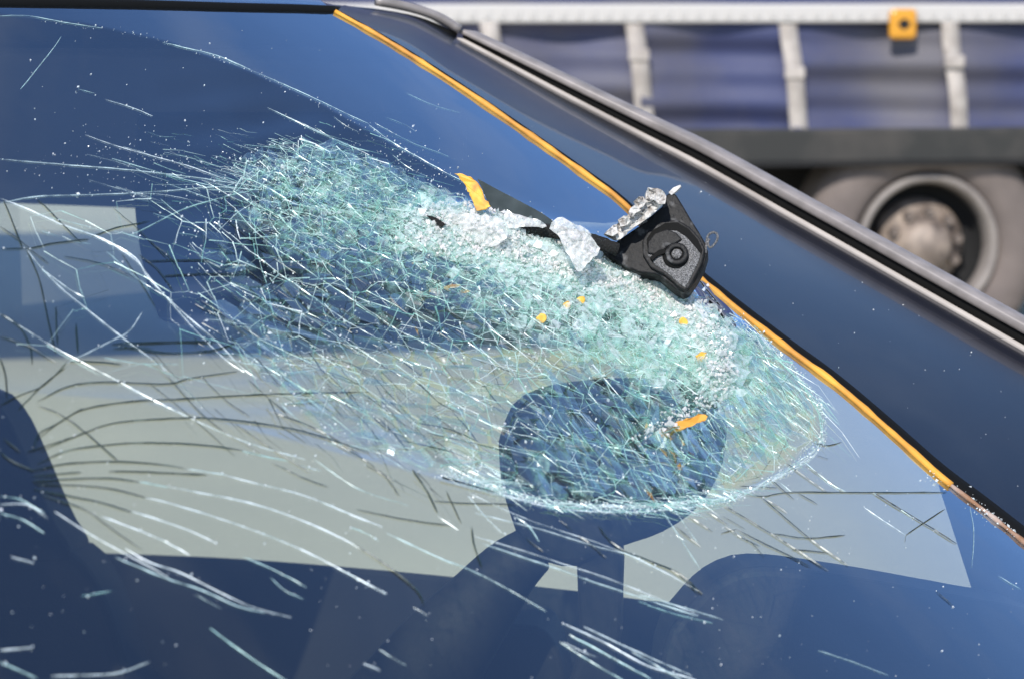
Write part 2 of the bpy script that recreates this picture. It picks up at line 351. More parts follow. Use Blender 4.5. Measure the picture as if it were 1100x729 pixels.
# side door seen through the windscreen
YD = .725; PD = np.array([0, YD, 1.0]); ND = np.array([0, 1., 0])
sill = [(-420, 560), (-100, 580), (75, 589), (250, 596), (450, 612), (615, 630), (745, 644), (1062, 654)]
sp = on_plane(smooth(sill, 20), PD, ND); low = sp.copy(); low[:, 2] = .35
pts = np.vstack([sp, low[::-1]]); door = mkb('door', prism_bm(pts, np.array([0, .07, -.06])), M_door, car, label='far front door with its window closed')
bevel(door, .008)
sail = on_plane([(1008, 520), (1048, 645), (1065, 660), (1200, 730), (1200, 690), (1060, 565)], PD, ND); mkb('mirror_triangle', prism_bm(sail, np.array([0, .03, 0])), M_int, door)
rail = on_plane([(-420, 9), (335, 12), (395, 45), (540, 142), (640, 216), (650, 240), (500, 232), (400, 205), (150, 224), (-100, 214), (-420, 196)], PD, ND); mkb('window_rail', prism_bm(rail, np.array([0, .05, 0])), M_int, door)
dw = np.vstack([sp-np.array([0, 0, .05]), on_plane([(1006, 520), (850, 392), (740, 306), (545, 150), (-420, 150)], PD, ND)])+np.array([0, .055, 0]); mk('window_pane', dw, [tuple(range(len(dw)))], M_side, door)
dslab = on_plane(smooth([(146, 120), (143, 200), (150, 270), (166, 330), (190, 348), (330, 352), (430, 366), (480, 360), (500, 330), (500, 120)], 8), at(300, 250, 1.9), D)
bevel(mkb('cabin_dark_slab', prism_bm(dslab, D*.02), M_line, car), .004)  # added dark slab standing in for the darkness inside the cabin
mkb('centre_post', box((-1.02, YD+.03, 1.1), (.12, .06, .7)), M_int, car)
mkb('front_panel', box((.95, .80, .62), (1.5, .08, .62)), M_paint, car)
mkb('near_sill', box((-.2, -.76, .62), (2.2, .1, .8)), M_paint, car)
mkb('floor', box((-.3, 0, .28), (2.6, 1.5, .05)), M_int, car)
mkb('rear_seat', box((-1.35, 0, .7), (.25, 1.3, .75)), M_fab, car)
# bonnet
by = np.linspace(-.78, .78, 40); brow = []
for k in range(20):
    t = k/19; bx = .98+t*.95-.30*by**2; brow.append(np.stack([bx, by, .985-.10*t**1.6-.05*(by/.78)**2-.18*max(0, t-.9)*10*.3+0*by], -1))
loft('bonnet', brow, M_paint, car)
mkb('front_bumper', box((1.95, 0, .5), (.2, 1.5, .55)), M_paint, car)
# dashboard
dy = np.linspace(-.70, .70, 40); drow = []
for bx, z in [(.99, .93), (.8, .965), (.6, .985), (.47, .985), (.40, .965), (.36, .92), (.35, .6)]: drow.append(np.stack([bx-.30*dy**2, dy, z+.01*np.cos(dy*4)], -1))
loft('dashboard', drow, M_int, car)
# instrument hood
Pc = at(900, 640, 1.50); slab('instrument_hood', [(700, 830), (712, 700), (728, 665), (745, 645), (768, 624), (800, 610), (840, 609), (900, 617), (950, 625), (1010, 636), (1048, 643), (1120, 660), (1230, 720), (1230, 830)], Pc, D, .10, M_int, car, .006)
# steering wheel
stw = bpy.data.objects.new('steering_wheel', None); COL.objects.link(stw); stw.parent = car
Pw = at(640, 520, 1.64); nW = D+np.array([.15, 0, .25])
slab('hub', [(534, 478), (545, 447), (575, 428), (630, 419), (700, 417), (752, 424), (777, 452), (776, 500), (752, 545), (712, 574), (664, 591), (620, 611), (588, 607), (562, 592), (548, 560), (537, 520)], Pw, nW, .035, M_int, stw, .008)
slab('spoke', [(618, 596), (664, 582), (668, 640), (664, 705), (640, 830), (560, 830), (600, 760), (620, 700), (620, 640)], Pw+D*.004, nW, .022, M_int, stw, .006)
rimp = on_plane(smooth([(380, 830), (435, 755), (478, 695), (515, 650), (546, 612), (572, 590)], 10), Pw, nW)
V, F = tube_mesh(rimp, np.interp(np.linspace(0, 1, len(rimp)), [0, .6, 1], [.052, .034, .018]), 20); mk('rim', V, F, M_int, stw, sm=True)
slab('column_shroud', [(470, 760), (500, 690), (560, 672), (600, 700), (600, 830), (440, 830)], Pw+D*.05, nW, .05, M_int, stw, .01)
# driver seat behind
Ps = at(20, 560, 2.02); seat = slab('seat', [(-160, 600), (-60, 588), (40, 590), (90, 606), (130, 700), (150, 860), (-300, 860)], Ps, D, .12, M_fab, car, .03)
slab('headrest', [(-140, 470), (-100, 425), (-30, 418), (0, 438), (20, 474), (44, 530), (60, 565), (76, 590), (72, 606), (20, 610), (-90, 606), (-140, 570)], Ps, D, .10, M_fab, seat, .012)

# ------------------------------------------------------------------ broken glass
def addb(o, cols):
    me = o.data; a = me.color_attributes.new('b', 'FLOAT_COLOR', 'CORNER'); arr = np.ones((len(me.loops), 4), 'f'); arr[:, :3] = cols; a.data.foreach_set('color', arr.ravel())
def delaunay(P):
    r = mgeo.delaunay_2d_cdt([Vector(p) for p in P], [], [], 0, 1e-6); return np.array([tuple(v) for v in r[0]]), [tuple(f) for f in r[2]]
def voronoi(P):
    """cells as lists of circumcentre indices around each site"""
    V, T = delaunay(P); T = [t for t in T if len(t) == 3]; T = np.array(T); A, B, C = V[T[:, 0]], V[T[:, 1]], V[T[:, 2]]
    d = 2*(A[:, 0]*(B[:, 1]-C[:, 1])+B[:, 0]*(C[:, 1]-A[:, 1])+C[:, 0]*(A[:, 1]-B[:, 1])); d[np.abs(d) < 1e-9] = 1e-9
    a2, b2, c2 = (A**2).sum(1), (B**2).sum(1), (C**2).sum(1)
    cc = np.stack([(a2*(B[:, 1]-C[:, 1])+b2*(C[:, 1]-A[:, 1])+c2*(A[:, 1]-B[:, 1]))/d, (a2*(C[:, 0]-B[:, 0])+b2*(A[:, 0]-C[:, 0])+c2*(B[:, 0]-A[:, 0]))/d], -1)
    cells = {}
    for i, t in enumerate(T):
        for v in t: cells.setdefault(int(v), []).append(i)
    out = []
    for v, L in cells.items():
        if len(L) < 3: continue
        q = cc[L]-V[v]; L = [L[k] for k in np.argsort(np.arctan2(q[:, 1], q[:, 0]))]; out.append((V[v], L))
    return cc, out
def sample(bounds, size, ang, stretch, mask, tries):
    """variable-radius dart throwing in a rotated, stretched frame"""
    c, s = math.cos(math.radians(ang)), math.sin(math.radians(ang)); Rm = np.array([[c, s], [-s, c]])
    P = rng.uniform([bounds[0], bounds[1]], [bounds[2], bounds[3]], (tries, 2)); P = P[mask(P)]; sz = size(P); Q = P@Rm.T; Q[:, 0] /= stretch
    keep = []; grid = {}
    for i in range(len(Q)):
        r = sz[i]; x, y = Q[i]; gx, gy = int(x//40), int(y//40); ok = True
        for a in (-1, 0, 1):
            for b in (-1, 0, 1):
                for j in grid.get((gx+a, gy+b), ()):
                    if (Q[j, 0]-x)**2+(Q[j, 1]-y)**2 < (.5*(r+sz[j]))**2: ok = False; break
                if not ok: break
            if not ok: break
        if ok: keep.append(i); grid.setdefault((gx, gy), []).append(i)
    Q = Q[keep]; back = lambda W: (W*np.array([stretch, 1]))@Rm
    return Q, back
ZONE = [(250, 168), (300, 150), (345, 140), (400, 165), (440, 186), (480, 205), (520, 222), (560, 235), (600, 246), (660, 270), (745, 322), (800, 350), (850, 395), (882, 440), (884, 474), (850, 505), (785, 538), (700, 550), (600, 549), (545, 532), (480, 515), (400, 490), (330, 462), (280, 420), (225, 370), (195, 320), (190, 265), (225, 215)]
HEAD = [(535, 430), (600, 420), (740, 425), (775, 450), (760, 520), (700, 535), (600, 530), (540, 500)]
CORE = [(300, 205), (400, 225), (480, 260), (560, 290), (640, 320), (700, 340), (745, 380)]
MIDC = [(560, 330), (640, 360), (720, 390)]
def clump(p):
    q = np.stack([p[:, 0]*.9+p[:, 1]*.42, p[:, 1]*.9-p[:, 0]*.42], -1)
    v = np.sin(q[:, 0]*.085+1.3*np.sin(q[:, 1]*.11))*np.sin(q[:, 1]*.19+1.1*np.sin(q[:, 0]*.06+1))+.6*np.sin(q[:, 0]*.21+q[:, 1]*.13+2)*np.sin(q[:, 1]*.33-q[:, 0]*.09)
    return np.clip(.5+.45*v, 0, 1)
def whiteness(p):
    wgt = np.exp(-(pdist(p, RIDGE)/26.)**2)+.55*np.exp(-(pdist(p, CORE)/55.)**2)+.6*np.exp(-(pdist(p, MIDC)/60.)**2)+.4*np.exp(-(pdist(p, FOLD2)/14.)**2)
    wgt += .35*np.exp(-(pdist(p, [(480, 505), (560, 538), (680, 548), (790, 535), (860, 500), (884, 470)])/14.)**2)
    rd = np.exp(-(pdist(p, RIDGE)/22.)**2); wgt = wgt*(rd+(1-rd)*(.35+.95*clump(p))); hd = inside(p, HEAD); wgt = np.where(hd, wgt*.35, wgt)
    lobe = np.exp(-(pdist(p, [(800, 385), (870, 460)])/35.)**2)*.25
    return np.clip(wgt+lobe, 0, 1)
PIECES = []        # big single fragments become parts
def network(bounds, size, ang, stretch, mask, tries, inset=.1, h0=.001, wall_p=1.0, name='shattered_glass', bigpart=0, tone=0, depth=.0022, cover=1.0):
    Q, back = sample(bounds, size, ang, stretch, mask, tries)
    cc, cells = voronoi(Q); px = back(cc); ok = mask(px) & (px[:, 0] > -60) & (px[:, 0] < 1150) & (px[:, 1] < 800)
    jit = rng.normal(0, .6, px.shape); S = hit(px+jit); N = normal(S)
    Vv, Ff, FM, CB = [], [], [], []; singles = []
    for site, L in cells:
        if not all(ok[i] for i in L) or rng.random() > cover*min(1, max(.12, (px[L][:, 0].mean()+.5*(px[L][:, 1].mean()-200)-215)/150)): continue
        P = S[L]; c = P.mean(0); n = N[L].mean(0); cp = px[L].mean(0); wv = float(whiteness(cp[None])[0])
        ext = np.linalg.norm(P-c, axis=1).max()
        if ext > .05: continue
        tilt = rng.normal(0, .10+.12*wv, 3)*ext*1.2; ins = inset*rng.uniform(.3, 1.6)
        T = c+(P-c)*(1-ins); hh = h0+rng.uniform(0, .0012)+.0016*wv*rng.random(); q = (P-c)/(ext+1e-9)
        T = T+n*(hh+(q@tilt))[:, None]*1.0
        Bm = P-n*depth*rng.uniform(.4, 1.0)+n*h0
        k = len(L); milk = max(0, wv*.9-.34+rng.normal(0, .18)); milk = min(1, milk)
        verts = list(T)+list(Bm); faces = [tuple(range(k))]+[(i, k+i, k+(i+1) % k, (i+1) % k) for i in range(k)]
        fm = [0 if milk > .12 else 1]+[2]*k; cb = [(milk, min(1, wv*.9+rng.uniform(0, .35)), 0)]*k
        for i in range(k):
            bb = np.clip(rng.beta(.8, 1.5)*wall_p*(.38+.55*wv), 0, 1); cb += [(bb, np.clip(rng.beta(.7, 1.3)+wv*.35, 0, 1), 0)]*4
        if bigpart and ext > bigpart and len(singles) < 140: singles.append((verts, faces, fm, cb)); continue
        b0 = len(Vv); Vv += verts; Ff += [tuple(b0+i for i in f) for f in faces]; FM += fm; CB += cb
    o = mk(name, Vv, Ff, parent=wind, mats=[M_tile, M_tglass, M_wall], fm=FM, kind='stuff'); addb(o, np.array(CB))
    for verts, faces, fm, cb in singles:
        o = mk('glass_fragment', verts, faces, parent=wind, mats=[M_tile, M_tglass, M_wall], fm=fm); addb(o, np.array(cb))
inZ = lambda grow: (lambda p: inside(p, ZONE) | (pdist(p, ZONE, True) < grow))
def size_main(p):
    d = pdist(p, CORE); return np.clip(5.0+d/13.0, 5, 15)
# coarse elongated net over the whole zone, fine net in the crush, steep net over the far lobe
network((150, 120, 900, 560), lambda p: .72*size_main(p), 24, 2.4, inZ(2), 42000, bigpart=.0062)
network((250, 150, 860, 520), lambda p: np.clip(3.4+pdist(p, CORE+[(770, 420)])/16, 3.4, 8), -12, 1.5, lambda p: inside(p, ZONE) & (pdist(p, CORE) < 75) & ~inside(p, HEAD), 40000, h0=.002, name='crushed_web')
network((520, 300, 900, 560), lambda p: 6+0*p[:, 0], 52, 3.4, lambda p: inside(p, ZONE) & (p[:, 0]+.3*p[:, 1] > 700), 12000, h0=.0022, name='lobe_web', cover=.8)
fpx = proj(V_pane); cz = np.where(inside(fpx, ZONE), pdist(fpx, ZONE, True), 0); cz = np.clip(cz/np.interp(fpx[:, 0], [250, 450, 600], [110, 60, 14]), 0, 1); cz = cz*cz*(3-2*cz)
ca = wind.data.attributes.new('craze', 'FLOAT', 'POINT'); ca.data.foreach_set('value', cz.astype('f'))
# ---- hair-fine fracture lines: edges of several cell nets and loose strands, one joined web
FV, FF, FC = [], [], []
def strands(A, Bp, wd, bright, wht):
    """thin three-sided bars between surface points A and B"""
    T = Bp-A; L = np.linalg.norm(T, axis=1); k = (L > 1e-5) & (L < .05); A, Bp, T, L, wd, bright, wht = A[k], Bp[k], T[k], L[k], wd[k], bright[k], wht[k]
    T = T/L[:, None]; n_ = normal(A); B = np.cross(n_, T); B /= np.linalg.norm(B, axis=1)[:, None]+1e-9; w_ = wd[:, None]; lift = n_*(.0012+.0016*rng.random((len(A), 1)))
    b0 = sum(len(x) for x in FV); n = len(A); tp_ = .45
    V = np.stack([A-B*w_, A+n_*w_*1.4, A+B*w_, Bp-B*w_*tp_, Bp+n_*w_*tp_, Bp+B*w_*tp_], 1)+lift[:, None]
    FV.append(V.reshape(-1, 3)); base = b0+np.arange(n)[:, None]*6
    F = np.concatenate([base+np.array(q) for q in ((0, 3, 4, 1), (1, 4, 5, 2), (2, 5, 3, 0))], 1).reshape(-1, 4); FF.append(F)
    c = np.stack([bright, wht, 0*wht], -1); FC.append(np.repeat(c, 12, axis=0))
def net_edges(bounds, size, ang, stretch, mask, tries, keep, w0, br0):
    Q, back = sample(bounds, size, ang, stretch, mask, tries); cc, cells = voronoi(Q); px = back(cc); ok = mask(px); Ed = set()
    for _, L in cells:
        for i in range(len(L)):
            a, b = sorted((L[i], L[(i+1) % len(L)]))
            if ok[a] and ok[b]: Ed.add((a, b))
    Ed = np.array(sorted(Ed)); ex = px[Ed[:, 0]]; thin = np.clip((ex[:, 0]+.4*(ex[:, 1]-200)-200)/130, .3, 1) if size(ex).min() < 12.5 else 1.0
    Ed = Ed[rng.random(len(Ed)) < keep*thin]; px = px+rng.normal(0, .7, px.shape); pa, pb = px[Ed[:, 0]], px[Ed[:, 1]]
    k = np.linalg.norm(pa-pb, axis=1) < 75; pa, pb = pa[k], pb[k]; m_ = (pa+pb)/2+rng.normal(0, .8, pa.shape); n = len(pa); Sx = hit(np.vstack([pa, m_, pb]))
    mp = (pa+pb)/2; ph = np.sin(mp[:, 0]*.11+mp[:, 1]*.07+w0*9e4)*np.sin(mp[:, 1]*.16-mp[:, 0]*.05+w0*5e4)+.6*np.sin(mp[:, 0]*.043-mp[:, 1]*.09+w0*2e4)
    w_ = w0*rng.lognormal(0, .25, n)*np.clip(1.15-pdist(mp, CORE)/260, .4, 1); bq = np.clip((.62+.34*ph)*rng.uniform(.6, 1.25, n)*br0*1.15, .05, 1); wt = np.clip(rng.beta(.9, 1.0, n)+.4*whiteness((pa+pb)/2), 0, 1)
    strands(Sx[:n], Sx[n:2*n], w_, bq, wt); strands(Sx[n:2*n], Sx[2*n:], w_*.8, np.clip(bq*rng.uniform(.5, 1.3, n), 0, 1), wt)
def loose(n, poly, spread, ang, dang, ln, w0, br0, msk=None):
    p = along(poly, n, spread, int(rng.integers(1e6))); 
    if msk is not None: p = p[msk(p)]
    n = len(p); a = np.radians(ang+rng.normal(0, dang, n)); L = ln*rng.lognormal(0, .5, n); d_ = np.stack([np.cos(a), np.sin(a)], -1)*L[:, None]
    b = rng.normal(0, .08, n)*L; m_ = p+d_*.5+np.stack([-np.sin(a), np.cos(a)], -1)*b[:, None]; Sx = hit(np.vstack([p, m_, p+d_])); w_ = w0*rng.lognormal(0, .4, n)
    bq = np.clip(rng.beta(1.2, 1.2, n)*br0, .05, 1); wt = np.clip(rng.beta(.8, 1.0, n)+.3*whiteness(p), 0, 1); strands(Sx[:n], Sx[n:2*n], w_, bq, wt); strands(Sx[n:2*n], Sx[2*n:], w_*.8, bq, wt)
def along(poly, n, spread, seed):
    r = np.random.default_rng(seed); A = smooth(poly, 2); k = r.integers(0, len(A), n); return A[k]+r.normal(0, 1, (n, 2))*spread
Zin = inZ(4)
WEB = [(-30, 205), (60, 190), (170, 170), (250, 168), (345, 140), (440, 186), (560, 235), (660, 270), (800, 350), (850, 395), (884, 450), (884, 474), (850, 505), (785, 538), (700, 550), (600, 549), (545, 532), (470, 540), (380, 500), (280, 480), (180, 440), (60, 410), (-30, 390)]
Win = lambda p: inside(p, WEB)
Znh = lambda p: Zin(p) & ~inside(p, HEAD)
# coarse bright mesh of real cracks, then finer cells inside it, all connected
net_edges((-30, 120, 900, 560), lambda p: np.clip(13+pdist(p, CORE)/9, 13, 40), 24, 2.0, Win, 16000, .95, .0004, 1.4)
net_edges((150, 120, 900, 560), lambda p: np.clip(9+pdist(p, CORE)/7, 9, 24), 14, 1.5, Znh, 20000, .97, .00038, 1.5)
net_edges((150, 120, 900, 560), lambda p: np.clip(5.5+pdist(p, CORE)/7, 5.5, 17), -14, 1.35, Znh, 30000, .9, .0003, 1.2)
net_edges((250, 150, 860, 480), lambda p: 4.6+pdist(p, CORE)/20, 10, 1.3, lambda p: inside(p, ZONE) & (pdist(p, CORE) < 60) & ~inside(p, HEAD), 30000, .85, .0002, 1.0)
net_edges((520, 280, 900, 560), lambda p: 17+0*p[:, 0], 40, 1.5, Zin, 12000, .95, .00042, 1.5)
net_edges((740, 320, 900, 560), lambda p: 5+0*p[:, 0], 48, 4.0, lambda p: Zin(p) & (p[:, 0] > 755), 14000, .9, .00024, 1.1)
loose(160, CORE, (45, 28), 20, 14, 26, .00028, 1.1, Zin)
loose(24, [(560, 430), (680, 470), (760, 470)], (50, 30), 58, 8, 50, .0003, 1.2, Zin); loose(160, [(480, 505), (560, 538), (680, 546), (790, 532)], (14, 5), 8, 12, 26, .00026, 1.2, Zin)
loose(200, [(780, 360), (850, 440)], (26, 18), 47, 5, 34, .00024, 1.1, Zin); loose(160, [(210, 190), (290, 180), (360, 170)], (55, 18), 18, 6, 26, .00016, .8)
o = mk('fracture_web', np.vstack(FV), np.vstack(FF), M_strand, wind, kind='stuff'); addb(o, np.vstack(FC))
FV, FF, FC = [], [], []
net_edges((-30, 120, 900, 560), lambda p: np.clip(14+pdist(p, CORE)/8, 14, 60), 30, 2.2, Win, 12000, .6, .00024, 1.9)
net_edges((150, 150, 900, 560), lambda p: np.clip(8+pdist(p, CORE)/8, 8, 20), 20, 1.8, Zin, 18000, .6, .00022, 1.9)
loose(90, [(230, 330), (330, 400), (480, 480)], (50, 35), 42, 6, 50, .0002, 1.9, Win)
o = mk('dark_fracture_web', np.vstack(FV), np.vstack(FF), M_dark, wind, kind='stuff'); addb(o, np.vstack(FC))
# ---- long cracks
def C4(*L): return [(x*.36364, 232+y*.36364) for x, y in L]
def C7(*L): return [(x*.36364, 464+y*.36364) for x, y in L]
def C1(*L): return [(x*.36364, y*.36364) for x, y in L]
def C8(*L): return [(350+x*.36364, 464+y*.36364) for x, y in L]
def CR(*L): return [(700+x*.36364, 464+y*.36364) for x, y in L]
B_, K_ = 1, 0
CR_LIST = [
 (K_, 1.1, C4((110, 550), (200, 505), (300, 492), (490, 497), (560, 480), (700, 460))),
 (K_, 1.2, C4((110, 660), (190, 600), (260, 568), (400, 548), (540, 542), (740, 530), (1090, 520))),
 (K_, 1.2, C4((120, 695), (250, 640), (350, 610), (560, 598), (720, 608), (900, 640), (1090, 700))),
 (K_, 1.2, C7((110, 95), (200, 57), (320, 40), (440, 33), (600, 40), (715, 55))), (B_, 1.2, C7((715, 56), (780, 72), (850, 86))), (B_, 1.1, C7((880, 98), (950, 116))),
 (K_, 1.3, C7((90, 115), (200, 95), (330, 88), (450, 95), (545, 108))), (B_, 1.1, C7((555, 110), (670, 128))), (B_, 1.7, C7((668, 130), (735, 148), (900, 190), (1090, 265), (1130, 280))),
 (K_, 1.1, C7((95, 132), (240, 120))), (K_, 1.3, C7((320, 117), (450, 122), (610, 128))),
 (K_, 1.2, C7((95, 146), (300, 138), (410, 148))), (B_, 1.0, C7((410, 148), (500, 165))), (B_, 2.0, C7((500, 163), (565, 175), (740, 210), (900, 265), (1020, 320), (1060, 345))),
 (K_, 1.2, C7((100, 155), (300, 165), (430, 195))), (B_, 2.1, C7((430, 195), (495, 210), (700, 275), (890, 350), (1000, 405), (1100, 460), (1135, 478))),
 (K_, 1.2, C7((100, 170), (280, 205), (390, 238))), (B_, 1.8, C7((388, 236), (405, 240), (540, 285), (640, 330))),
 (K_, 1.1, C7((120, 185), (250, 230), (320, 280), (420, 350))), (B_, 2.0, C7((300, 250), (430, 300), (560, 365))),
 (B_, 1.6, C7((160, 235), (260, 300), (340, 345), (470, 415), (500, 435))), (B_, 2.0, C7((370, 345), (440, 385), (530, 415), (640, 470), (750, 520), (860, 548))),
 (B_, 1.4, C7((340, 370), (480, 430), (600, 470), (700, 515), (780, 535))), (B_, 1.3, C7((720, 370), (800, 405), (905, 460))), (B_, 1.4, C7((620, 580), (740, 670), (830, 729), (900, 770))),
 (B_, 2.6, C7((0, 645), (95, 636))), (B_, 1.4, C7((0, 680), (110, 729))), (B_, 1.3, C7((150, 722), (330, 715), (440, 680))), (B_, 2.4, C7((35, 370), (100, 388))), (B_, 1.2, C7((240, 485), (330, 470))),
 (B_, 1.0, C7((0, 190), (60, 200), (130, 240))), (B_, 1.6, C7((0, 215), (80, 215), (140, 255))), (B_, 1.2, C7((0, 240), (70, 262), (130, 300))),
 (K_, 1.1, C7((100, 45), (115, 5), (160, -20), (245, -70))), (K_, 1.2, C7((250, 0), (300, 45), (345, 85))), (K_, 1.0, C7((80, 60), (170, 30), (250, 5))),
 (K_, 1.0, C7((0, 60), (40, 90), (100, 115))), (K_, 1.0, C7((10, 20), (60, 60))), (K_, 1.1, C4((0, 560), (60, 530), (130, 500), (200, 430))), (K_, 1.2, C4((0, 420), (15, 470), (20, 540))),
 (K_, 1.0, C4((0, 290), (60, 330), (90, 390), (95, 440))), (B_, 1.1, C4((0, 290), (80, 340), (160, 390), (290, 460), (480, 560), (700, 660), (900, 720))),
 (K_, 1.1, C4((110, 560), (180, 590), (250, 640), (320, 700), (345, 720))), (K_, 1.2, C4((225, 320), (230, 405))), (B_, 1.7, C4((190, 440), (260, 405), (330, 370), (380, 345), (420, 285))),
 (K_, 1.4, C4((200, 430), (280, 432), (360, 440))), (K_, 1.2, C4((330, 380), (520, 375), (640, 375))), (K_, 1.1, C4((350, 385), (490, 405), (620, 400), (700, 375))),
 (K_, 1.0, C4((430, 135), (560, 132), (690, 136))), (K_, 1.0, C4((480, 180), (600, 174), (720, 178))),
 (B_, 1.6, C1((250, 400), (330, 430), (450, 465), (560, 495), (700, 545))), (B_, 1.2, C1((0, 472), (200, 488), (400, 505), (560, 525), (700, 545), (800, 560))),
 (B_, 1.2, C1((0, 602), (120, 582), (330, 575), (470, 568), (640, 555), (740, 562), (830, 565))), (B_, 1.0, C1((330, 470), (500, 520), (640, 555))),
 (B_, 2.3, [(0, 214), (30, 226), (66, 242), (95, 252), (115, 260), (145, 278), (160, 301), (193, 334), (233, 368), (258, 394), (276, 407)]),
 (B_, 1.6, [(60, 240), (105, 256), (145, 280), (165, 305), (200, 345), (240, 385), (262, 400)]),
 (B_, 1.4, C1((380, 700), (440, 670), (530, 625), (640, 590), (740, 565))), (B_, 1.5, C1((640, 690), (690, 640), (750, 600))), (K_, 1.1, C1((270, 700), (350, 675), (440, 655))),
 (B_, 1.0, C1((310, 295), (400, 325), (450, 345))), (B_, .9, C1((60, 265), (110, 205), (160, 140), (180, 110))), (B_, 1.0, C1((230, 265), (280, 278))), (B_, .9, C1((790, 320), (960, 400), (1090, 460))),
 (B_, 1.0, C1((830, 340), (1000, 420), (1090, 450))), (B_, .9, C1((0, 50), (80, 50), (160, 62), (300, 85))), (B_, 1.4, C1((480, 128), (560, 148), (640, 168), (740, 208))), (B_, .9, C1((740, 208), (850, 256), (950, 303), (1090, 368))),
 (B_, 1.0, [(396, 135), (420, 152), (450, 170), (480, 187)]), (B_, 1.1, [(480, 187), (520, 207), (560, 224), (600, 243), (650, 262)]),
 (K_, 1.0, C1((110, 590), (200, 680), (240, 720))), (K_, 1.2, [(4, 216), (14, 240), (24, 268)]), (K_, 1.0, [(0, 244), (20, 258), (52, 284)]), (K_, .9, [(0, 268), (28, 268)]), (K_, 1.1, [(28, 268), (60, 262), (96, 258)]),
 (K_, .9, [(28, 268), (42, 300), (52, 345), (60, 380)]), (B_, 1.2, [(28, 268), (55, 300), (90, 330), (130, 362), (180, 400), (220, 440)]), (B_, 1.0, [(45, 290), (75, 312), (90, 320)]),
 (K_, .9, [(0, 362), (30, 372), (60, 390)]), (K_, .9, [(60, 330), (62, 372)]), (K_, .9, [(20, 440), (45, 415), (70, 395)]),
 # right of the shattered bag
 (K_, 1.0, CR((260, 180), (330, 190), (410, 178), (620, 180), (870, 178))), (K_, 1.1, CR((320, 190), (460, 310), (580, 395))), (K_, 1.1, CR((200, 210), (350, 300), (520, 410))),
 (K_, 1.0, CR((250, 288), (370, 350), (470, 400))), (K_, .9, CR((205, 300), (250, 288))), (K_, 1.0, CR((350, 300), (460, 312), (570, 305))), (K_, 1.0, CR((415, 348), (520, 358))),
 (K_, 1.3, CR((650, 178), (760, 245), (900, 330))), (B_, 1.1, CR((655, 182), (700, 210), (770, 255))), (B_, .8, CR((630, 225), (750, 305))), (K_, .9, CR((750, 305), (865, 228))), (K_, .9, CR((750, 305), (748, 325))),
 (K_, .9, CR((110, 250), (180, 295))), (K_, .9, CR((70, 280), (145, 340))), (K_, .9, CR((160, 235), (225, 275))), (K_, 1.3, CR((-10, 380), (80, 420), (150, 480))), (B_, .6, CR((940, 220), (952, 300), (945, 400))),
 (B_, 1.3, CR((-40, 480), (100, 520), (210, 555))), (B_, 1.2, CR((-40, 500), (60, 535), (180, 565))), (B_, 1.4, CR((450, 90), (530, 155), (575, 178))), (B_, 1.1, CR((380, 150), (415, 180))), (K_, .8, CR((455, 100), (570, 180))),
 (K_, .9, CR((480, 35), (520, 40), (560, 30))), (K_, .8, CR((490, 70), (520, 80))), (K_, .9, CR((400, 95), (520, 180))), (K_, .8, CR((430, 180), (490, 215))), (K_, .8, CR((340, 130), (420, 200))), (B_, .9, CR((490, 645), (600, 680), (700, 720))), (B_, .9, CR((1025, 425), (1090, 465))),
 (B_, 1.2, CR((-60, 650), (30, 700), (100, 740))), (K_, .7, CR((840, 470), (890, 515))), (K_, .9, CR((260, 160), (370, 165))), (K_, .9, CR((340, 200), (400, 240))),
 # below the bag
 (B_, 1.5, C8((420, 180), (600, 260), (850, 345), (1000, 415), (1100, 470))), (B_, 1.1, C8((440, 240), (640, 290), (800, 340), (900, 365), (1000, 415))), (K_, 1.3, C8((850, 342), (1000, 400), (1060, 440), (1100, 478))),
 (B_, 1.5, C8((440, 310), (560, 345), (700, 390), (850, 440), (1100, 540))), (B_, 1.3, C8((460, 330), (700, 410), (900, 480), (1100, 545))), (B_, 2.0, C8((-10, 210), (130, 268))), (B_, 2.2, C8((30, 400), (180, 478))), (K_, 1.3, C8((90, 335), (200, 410), (270, 470), (290, 510))),
 (B_, 1.2, C8((180, 300), (340, 375), (430, 410), (530, 460), (650, 530))), (B_, 2.3, C8((260, 518), (300, 543))), (B_, 2.2, C8((700, 565), (820, 620), (950, 690), (1080, 729), (1150, 770))), (B_, 1.4, C8((720, 600), (850, 670), (960, 730))), (B_, 1.3, C8((690, 620), (800, 690), (880, 735))),
 (B_, 1.2, C8((760, 575), (900, 640), (1080, 720))), (K_, 1.2, C8((255, 110), (300, 180), (330, 240))), (K_, 1.0, C8((355, 175), (400, 270))), (K_, 1.0, C8((315, 205), (440, 212), (560, 215))), (K_, .9, C8((90, 230), (250, 262), (370, 278))),
 (B_, 1.5, C8((330, 250), (390, 290))), (B_, 1.2, C8((420, 190), (470, 250), (520, 300))), (K_, 1.2, C8((430, 280), (440, 340), (460, 400))), (B_, 1.0, C8((560, 250), (600, 280), (630, 325))), (B_, 1.6, C8((700, 620), (760, 650), (800, 665))), (B_, 2.4, C8((110, 685), (160, 705))),
]
